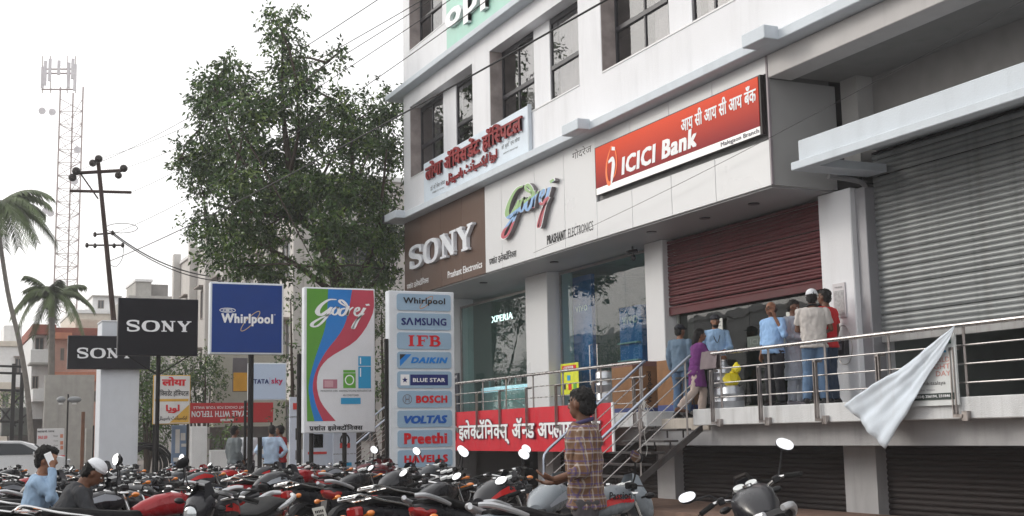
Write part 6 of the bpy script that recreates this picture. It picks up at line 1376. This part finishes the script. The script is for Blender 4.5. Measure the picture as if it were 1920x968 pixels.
# beige wall that carries the board, low boundary wall, gate
def slabthing(name,label,cat,px0,px1,py0,py1,d,mat,th=.2,toground=False,part='panel',kind=None):
    a=pt(px0,py1,d); b=pt(px1,py0,d); t=T(name,label,cat,(a.x,a.y,0)); q=MB(); q.bbox(a.x,b.x,a.y,a.y+th,0 if toground else a.z,b.z,.01); P(t,part,q,mat,world=True); return t
slabthing('boundary_wall','grey beige side wall behind the small white sign','wall',398,560,640,830,44,M('beige_wall',(.40,.38,.33),.85,var=.06,stain=.3),.3,True)
slabthing('compound_wall','tall grey cement compound wall left of the white pillar','wall',80,185,700,850,60,gconc,.3,True)
slabthing('low_wall','low whitewashed wall with the far men before it','wall',515,640,842,880,34,whit,.2,True)
slabthing('low_wall','low whitewashed wall to the left of the far men','wall',394,516,842,880,34,whit,.2,True)
slabthing('wall_panel','pale whitewashed pier just right of the blue poster','wall',358,394,799,880,34,whit,.25,True)
slabthing('dark_hut','dark grey hut front behind the low wall opening','hut',392,545,798,880,38,M('hut_grey',(.13,.125,.12),.9,var=.2),.5,True)
# posters on stands
t=slabthing('blue_poster','faded blue advertisement poster below the hospital sign','poster',321,356,797,872,35.8,M('faded_blue',(.20,.28,.42),.5,var=.1),.05,True)
for a,b,c,d,mm in ((330,341,805,850,whit),(342,352,812,826,wf),(343,353,832,838,wf),(326,352,858,866,wf)):
    p,s=pt(a,d,35.75),pt(b,c,35.75); q=MB(); q.box(p.x,s.x,t.location.y-.012,t.location.y-.001,p.z,s.z); P(t,'printed_shape',q,mm,world=True)
p=gr(289,35.9); t=T('red_post','thin rusty red post left of the hospital sign','post',p); q=MB(); q.cyl((0,0,0),(0,0,3.2),.035,n=8); P(t,'shaft',q,M('rust_red',(.20,.04,.03),.7,var=.2))
t=slabthing('price_board','white price board with small red and brown print beside the white car','board',68,124,803,862,48,M('price_white',(.58,.57,.58),.5,var=.04),.05,True)
def onb(t,d,VF,px0,px1,py0,py1,mat): a=pt(px0,py1,d); b=pt(px1,py0,d); o=Vector((a.x,t.location.y-.006,a.z))-t.location; letters(t,VF,b.x-a.x,b.z-a.z,o,FY[0],FY[1],mat)
onb(t,48,deva(['आज','चे',' ','भाव'],.01),70,104,806,811,black); onb(t,48,latin('SALE 250',.03),72,90,817,823,red)
for i,py in enumerate((818,827,836,845)): onb(t,48,latin(['Mobile','Cover','Charger','Rs 99'][i],.0),102,111,py-2,py+1,black); 
for i,py in enumerate((816,829,838)):
    a,b=pt(115,py+5,48),pt(121,py-2,48); q=MB(); q.box(a.x,b.x,t.location.y-.012,t.location.y-.001,a.z,b.z); P(t,'printed_shape',q,oran,world=True)
a,b=pt(102,862,48),pt(124,854,48); q=MB(); q.box(a.x,b.x,t.location.y-.012,t.location.y-.001,a.z,b.z); P(t,'red_corner',q,red,world=True)
for lab,px,d,h,r,mt in (('rusty iron post before the grey compound wall',156,46,2.5,.06,M('rusty_iron',(.16,.08,.05),.8,var=.3)),('pale concrete post beside the rusty iron post',167,47,1.9,.10,gconc),('thin dark post close to the white pillar',176,46,2.0,.025,ironm)):
    p=gr(px,d); t=T('post',lab,'post',p); q=MB(); q.bbox(-r,r,-r,r,0,h,.008); P(t,'shaft',q,mt)
p=gr(127,46); t=T('flood_lamp_post','thin pole carrying two grey dish shaped lamps before the compound wall','lamp',p); q=MB(); q.cyl((0,0,0),(0,0,3.15),.03,n=8); P(t,'pole',q,ironm)
for s,w_ in ((-.24,.16),(.22,.25)): q=MB(); q.ell((s,0,2.95),(w_,.15,.12),16,10); P(t,'lamp_head',q,M('lamp_grey',(.22,.23,.24),.5,var=.1),smooth=True); q=MB(); q.cyl((s,0,2.78),(s,0,2.84),.08,n=10); P(t,'lamp_socket',q,whit)
# coil heap of black pipe
t=T('pipe_coils','heap of black plastic pipe coils behind the thin black sign pole','pipe coils',gr(275,40)); 
for k in range(7): q=MB(); q.torus((.15*math.sin(k*2),.1*k-.3,.62+.05*math.sin(k)),(.15*math.sin(k*3),1,.1*math.cos(k*2)),.60+.04*(k%3),.04,36,6); P(t,'coil',q,rub,smooth=True)
# ---------------------------------------------------------------- leaning electric pole
base=gr(246,42); tp=pt(183,292,42); t=T('electric_pole','leaning rusty electric pole with cross arms and round insulators above the square black sign','pole',base)
pm=M('pole_rust',(.055,.035,.03),.8,var=.25); q=MB(); q.tube([base,base.lerp(tp,.5),tp],[.11,.09,.065],10); P(t,'shaft',q,pm,world=True,smooth=True)
def arm(a,b,r=.035,d=42,nm='cross_arm'): q=MB(); q.tube([pt(a[0],a[1],d),pt(b[0],b[1],d)],r,8); P(t,nm,q,pm,world=True)
arm((140,325),(228,320),.06); arm((131,358),(246,361),.05); arm((152,327),(184,373),.025,nm='brace'); arm((177,440),(216,437),.03); arm((161,460),(232,460),.03)
for a,b,r in ((136,333,.135),(143,321,.14),(185,298,.13),(174,306,.125),(232,316,.13),(222,329,.12)):
    q=MB(); p=pt(a,b,41.8); q.ell(p,(r,r*.6,r),14,10); q.cyl(p+Vector((0,-.12,0)),p+Vector((0,.12,0)),r*.4,n=8); P(t,'insulator',q,M('insulator_brown',(.035,.028,.025),.35),world=True,smooth=True)
for a,b in ((178,440),(211,437),(178,461),(214,461),(163,460),(230,460)): q=MB(); q.ell(pt(a,b,41.8),(.06,.06,.09),8,6); P(t,'insulator',q,M('insulator_brown',()),world=True)
# wires
def wire(label,pts,r,sag=.3,group='overhead electric wires'):
    a,b=pts; n=28; P_=[a.lerp(b,i/n)-Vector((0,0,sag*4*(i/n)*(1-i/n))) for i in range(n+1)]; o=T('overhead_wire',label,'wire',a,group=group); q=MB(); q.tube(P_,r,6); P(o,'strand',q,M('wire_black',(.02,.02,.022),.6),world=True,smooth=True)
wire('thick black cable rising from the leaning pole across the hospital board windows',(pt(205,490,42),pt(1190,-30,13)),.012,.18)
for lab,a,b,r,s in (('thin wire from the left insulator up across the tree top',(143,321),(735,-18),.006,.25),('thin wire from the pole top across the crown of the tree',(183,298),(860,-40),.006,.3),('thin wire from the right insulator past the corner of the building',(232,316),(900,-60),.006,.3),('upper of two wires crossing the top left window of the white building',(246,361),(960,-80),.006,.25),('lower wire crossing the tree to the top storey wall',(216,437),(1010,-70),.0065,.35)):
    wire(lab,(pt(*a,42),pt(*b,16)),r,s)
wire('slack cable from the pole down to the blue sign',(pt(212,437,42),pt(392,518,40)),.022,.25); wire('second slack cable from the pole to the grey building',(pt(208,437,42),pt(420,528,43)),.018,.35)
q=MB(); q.tube([pt(200+28*1+30*math.cos(a),428+9*math.sin(a),42) for a in np.linspace(0,2*PI,24)],.012,5); q.tube([pt(232,462,42),pt(229,485,42),pt(218,500,42),pt(207,497,42)],.010,5,smooth=5); P(t,'loose_wire',q,M('wire_black',()),world=True)
wire('thin cable slanting across the white fascia of the bank front',(Vector((11.75,24.3,5.30)),Vector((11.9,10.2,6.6))),.004,.12)
# ---------------------------------------------------------------- cell tower
D=150; t=T('cell_tower','tall pale lattice phone tower with antenna panels and dishes in the haze','tower',gr(115,D)); tm=M('tower_haze_tint',(.30,.24,.23),.7,var=.05)  # lightened colour takes over part of the distance haze
legs=[gr(94,D),gr(138,D),gr(119,D+2.6)]; zt=zz(150,D); zb=0
def L3(i,z): c=(legs[0]+legs[1]+legs[2])/3; k=1.0; return c+(legs[i]-c)*k+Vector((0,0,z))
for i in range(3): q=MB(); q.tube([L3(i,0),L3(i,zt)],.10,6); P(t,'leg',q,tm,world=True)
q=MB(); z=0; k=0
while z<zt-1.6:
    for i in range(3):
        j=(i+1)%3; q.tube([L3(i,z),L3(j,z)],.04,4,caps=False); q.tube([L3(i,z),L3(j,z+1.6)] if k%2 else [L3(j,z),L3(i,z+1.6)],.04,4,caps=False)
    z+=1.6; k+=1
o=P(t,'lattice',q,tm,world=True); o['kind']='stuff'
pw=M('antenna_white',(.55,.53,.55),.5)
for px,y0,y1 in ((79,123,165),(93,108,152),(84,112,160),(128,115,165),(140,118,170),(136,108,148),(110,112,140)):
    q=MB(); a,b=pt(px,y1,D-1),pt(px,y0,D-1); q.bbox(a.x-.18,a.x+.18,a.y,a.y+.25,a.z,b.z,.03); P(t,'antenna_panel',q,pw,world=True)
q=MB(); 
for py in (130,138,168): q.tube([pt(78,py,D),pt(143,py,D)],.10,5)
for px in (80,95,126,142): q.tube([pt(px,175,D),pt(px,105,D)],.06,5)
P(t,'antenna_mount',q,tm,world=True)
for px,py in ((79,208),(145,281),(86,395),(95,400),(140,340),(98,210)):
    q=MB(); p=pt(px,py,D-1); q.cyl(p,p+Vector((0,.4,0)),.42,.36,n=16); P(t,'dish',q,pw,world=True)
# ---------------------------------------------------------------- transformer frame at far left
t=T('transformer_frame','dark steel transformer structure with cross bars at the left edge','transformer',gr(22,66)); 
for px in (-8,24,40): a=gr(px,66); q=MB(); q.box(-.1,.1,-.1,.1,0,zz(682 if px!=40 else 700,66),); q.v=[(x+a.x,y+a.y,z) for x,y,z in q.v]; P(t,'post',q,ironm,world=True)
for py in (686,699,731,790): q=MB(); q.tube([pt(-15,py,65.8),pt(44,py+2,65.8)],.07,6); P(t,'cross_bar',q,ironm,world=True)
q=MB(); 
for a,b in (((0,790),(40,740)),((20,800),(60,770)),((-5,760),(30,800))): q.tube([pt(*a,65.8),pt(*b,65.8)],.045,6)
P(t,'brace',q,ironm,world=True)
a=pt(30,775,67); q=MB(); q.bbox(a.x-.7,a.x+.7,a.y,a.y+.9,a.z-1.2,a.z+.3,.05); P(t,'transformer_tank',q,M('transformer_grey',(.12,.13,.12),.6,var=.2),world=True)
slabthing('tin_shed','dark tin shed with sloping roof left of the compound wall','shed',20,82,785,860,70,M('shed_dark',(.07,.06,.055),.9,var=.2),3,True)
bush('scrubby green bush behind the transformer frame',25,760,75,[(0,0,1.0),(20,10,.9),(-20,5,1.0),(40,25,.8)],40,12,ln=.2)
# ---------------------------------------------------------------- parked white car
cx,cy=pxy(26,46.5); t=T('parked_car','white hatchback car parked behind the motorcycles at the left edge','car',(cx,cy,0),R_(-6)); cw=M('car_white',(.55,.56,.58),.25,var=.02,coat=.6); cg=M('car_glass',(.02,.025,.03),.08,var=0)
prof=[(-2.0,.45),(-1.98,.85),(-1.75,.98),(-1.45,1.42),(-.9,1.52),(.3,1.50),(.75,1.38),(1.25,1.0),(1.85,.88),(2.0,.70),(2.02,.42),(1.6,.28),(-1.6,.28)]
q=MB(); rings=[]
for yv,sx,dz in ((-.84,.93,-.0),(-.80,1,.0),(-.6,1,.0),(.6,1,0),(.8,1,0),(.84,.93,0)):
    rings.append([(x*sx,yv*(.80 if z>1.0 else 1),z+(-.03 if abs(yv)>.7 and z>1.2 else 0)) for x,z in prof])
q.loft(rings); P(t,'body',q,cw,smooth=25)
for s in (-1,1):
    for pts in ([(-1.50,1.02),(-1.32,1.36),(-.50,1.42),(-.50,1.0)],[(-.44,1.0),(-.44,1.42),(.30,1.40),(.62,1.30),(1.0,1.0)]):
        q=MB(); y_=s*.712; n=len(pts); q.v=[(x,s*(.70 if z>1.2 else .85)+s*.012,z) for x,z in pts]+[(x,s*(.70 if z>1.2 else .85)-s*.02,z) for x,z in pts]; q.f=[tuple(range(n)),tuple(range(2*n-1,n-1,-1))]+[(i,n+i,n+(i+1)%n,(i+1)%n) for i in range(n)]; q.mi=[0]*len(q.f); P(t,'side_window',q,cg)
    q=MB(); q.bbox(.75,.95,s*.88-.07,s*.88+.07,.98,1.10,.02); P(t,'wing_mirror',q,cw)
    for wx in (-1.25,1.28): q=MB(); q.torus((wx,s*.76,.30),(0,1,0),.23,.08,24,8,.9); w_=P(t,'wheel',q,rub,smooth=True); q=MB(); q.cyl((wx,s*.74,.30),(wx,s*.80,.30),.17,n=14); P(w_,'hubcap',q,alum)
    q=MB(); q.bbox(1.9,2.03,s*.6-.15,s*.6+.15,.66,.80,.02); P(t,'headlight',q,hl); q=MB(); q.bbox(-2.02,-1.95,s*.65-.1,s*.65+.1,.75,.98,.02); P(t,'tail_light',q,lens)
q=MB(); q.loft([[(.78,-.6,1.36),(.78,.6,1.36),(1.24,.68,1.01),(1.24,-.68,1.01)],[(.80,-.6,1.38),(.80,.6,1.38),(1.27,.68,1.03),(1.27,-.68,1.03)]]); P(t,'windscreen',q,cg)
# across the road (only mirrored in glass)
for lab,x0,x1,y0,y1,h,mt in (('cream two storey house across the road, nearest of the mirrored ones',-30,-20,10,30,7,cream),('tan house across the road, middle of the mirrored ones',-32,-21,34,60,8,M('tan_wall',(.60,.46,.34),.85)),('white house across the road, farthest of the mirrored ones',-34,-22,66,95,9,whit)):
    building('roadside_house',lab,[('wall',x0,x1,y0,y1,0,h,mt),('parapet',x0-.1,x1+.2,y0-.1,y1+.1,h,h+.4,whit)],[('X',x1+.06,y,y+1.4,z,z+1.4) for y in range(int(y0)+2,int(y1)-2,4) for z in (1.5,4.6)],[fwin],((x0+x1)/2,(y0+y1)/2,0))
# haze over everything
HZ=MB(); HZ.box(-165,205,-65,310,-1.05,52)
hzm=bpy.data.materials.new('haze_air'); hzm.use_nodes=True; nt=hzm.node_tree; nt.nodes.remove(nt.nodes['Principled BSDF']); pv=nt.nodes.new('ShaderNodeVolumePrincipled'); pv.inputs['Color'].default_value=(.97,.97,1,1); pv.inputs['Density'].default_value=.0009; nt.links.new(pv.outputs[0],nt.nodes['Material Output'].inputs['Volume'])
S('haze',HZ,hzm,'stuff')
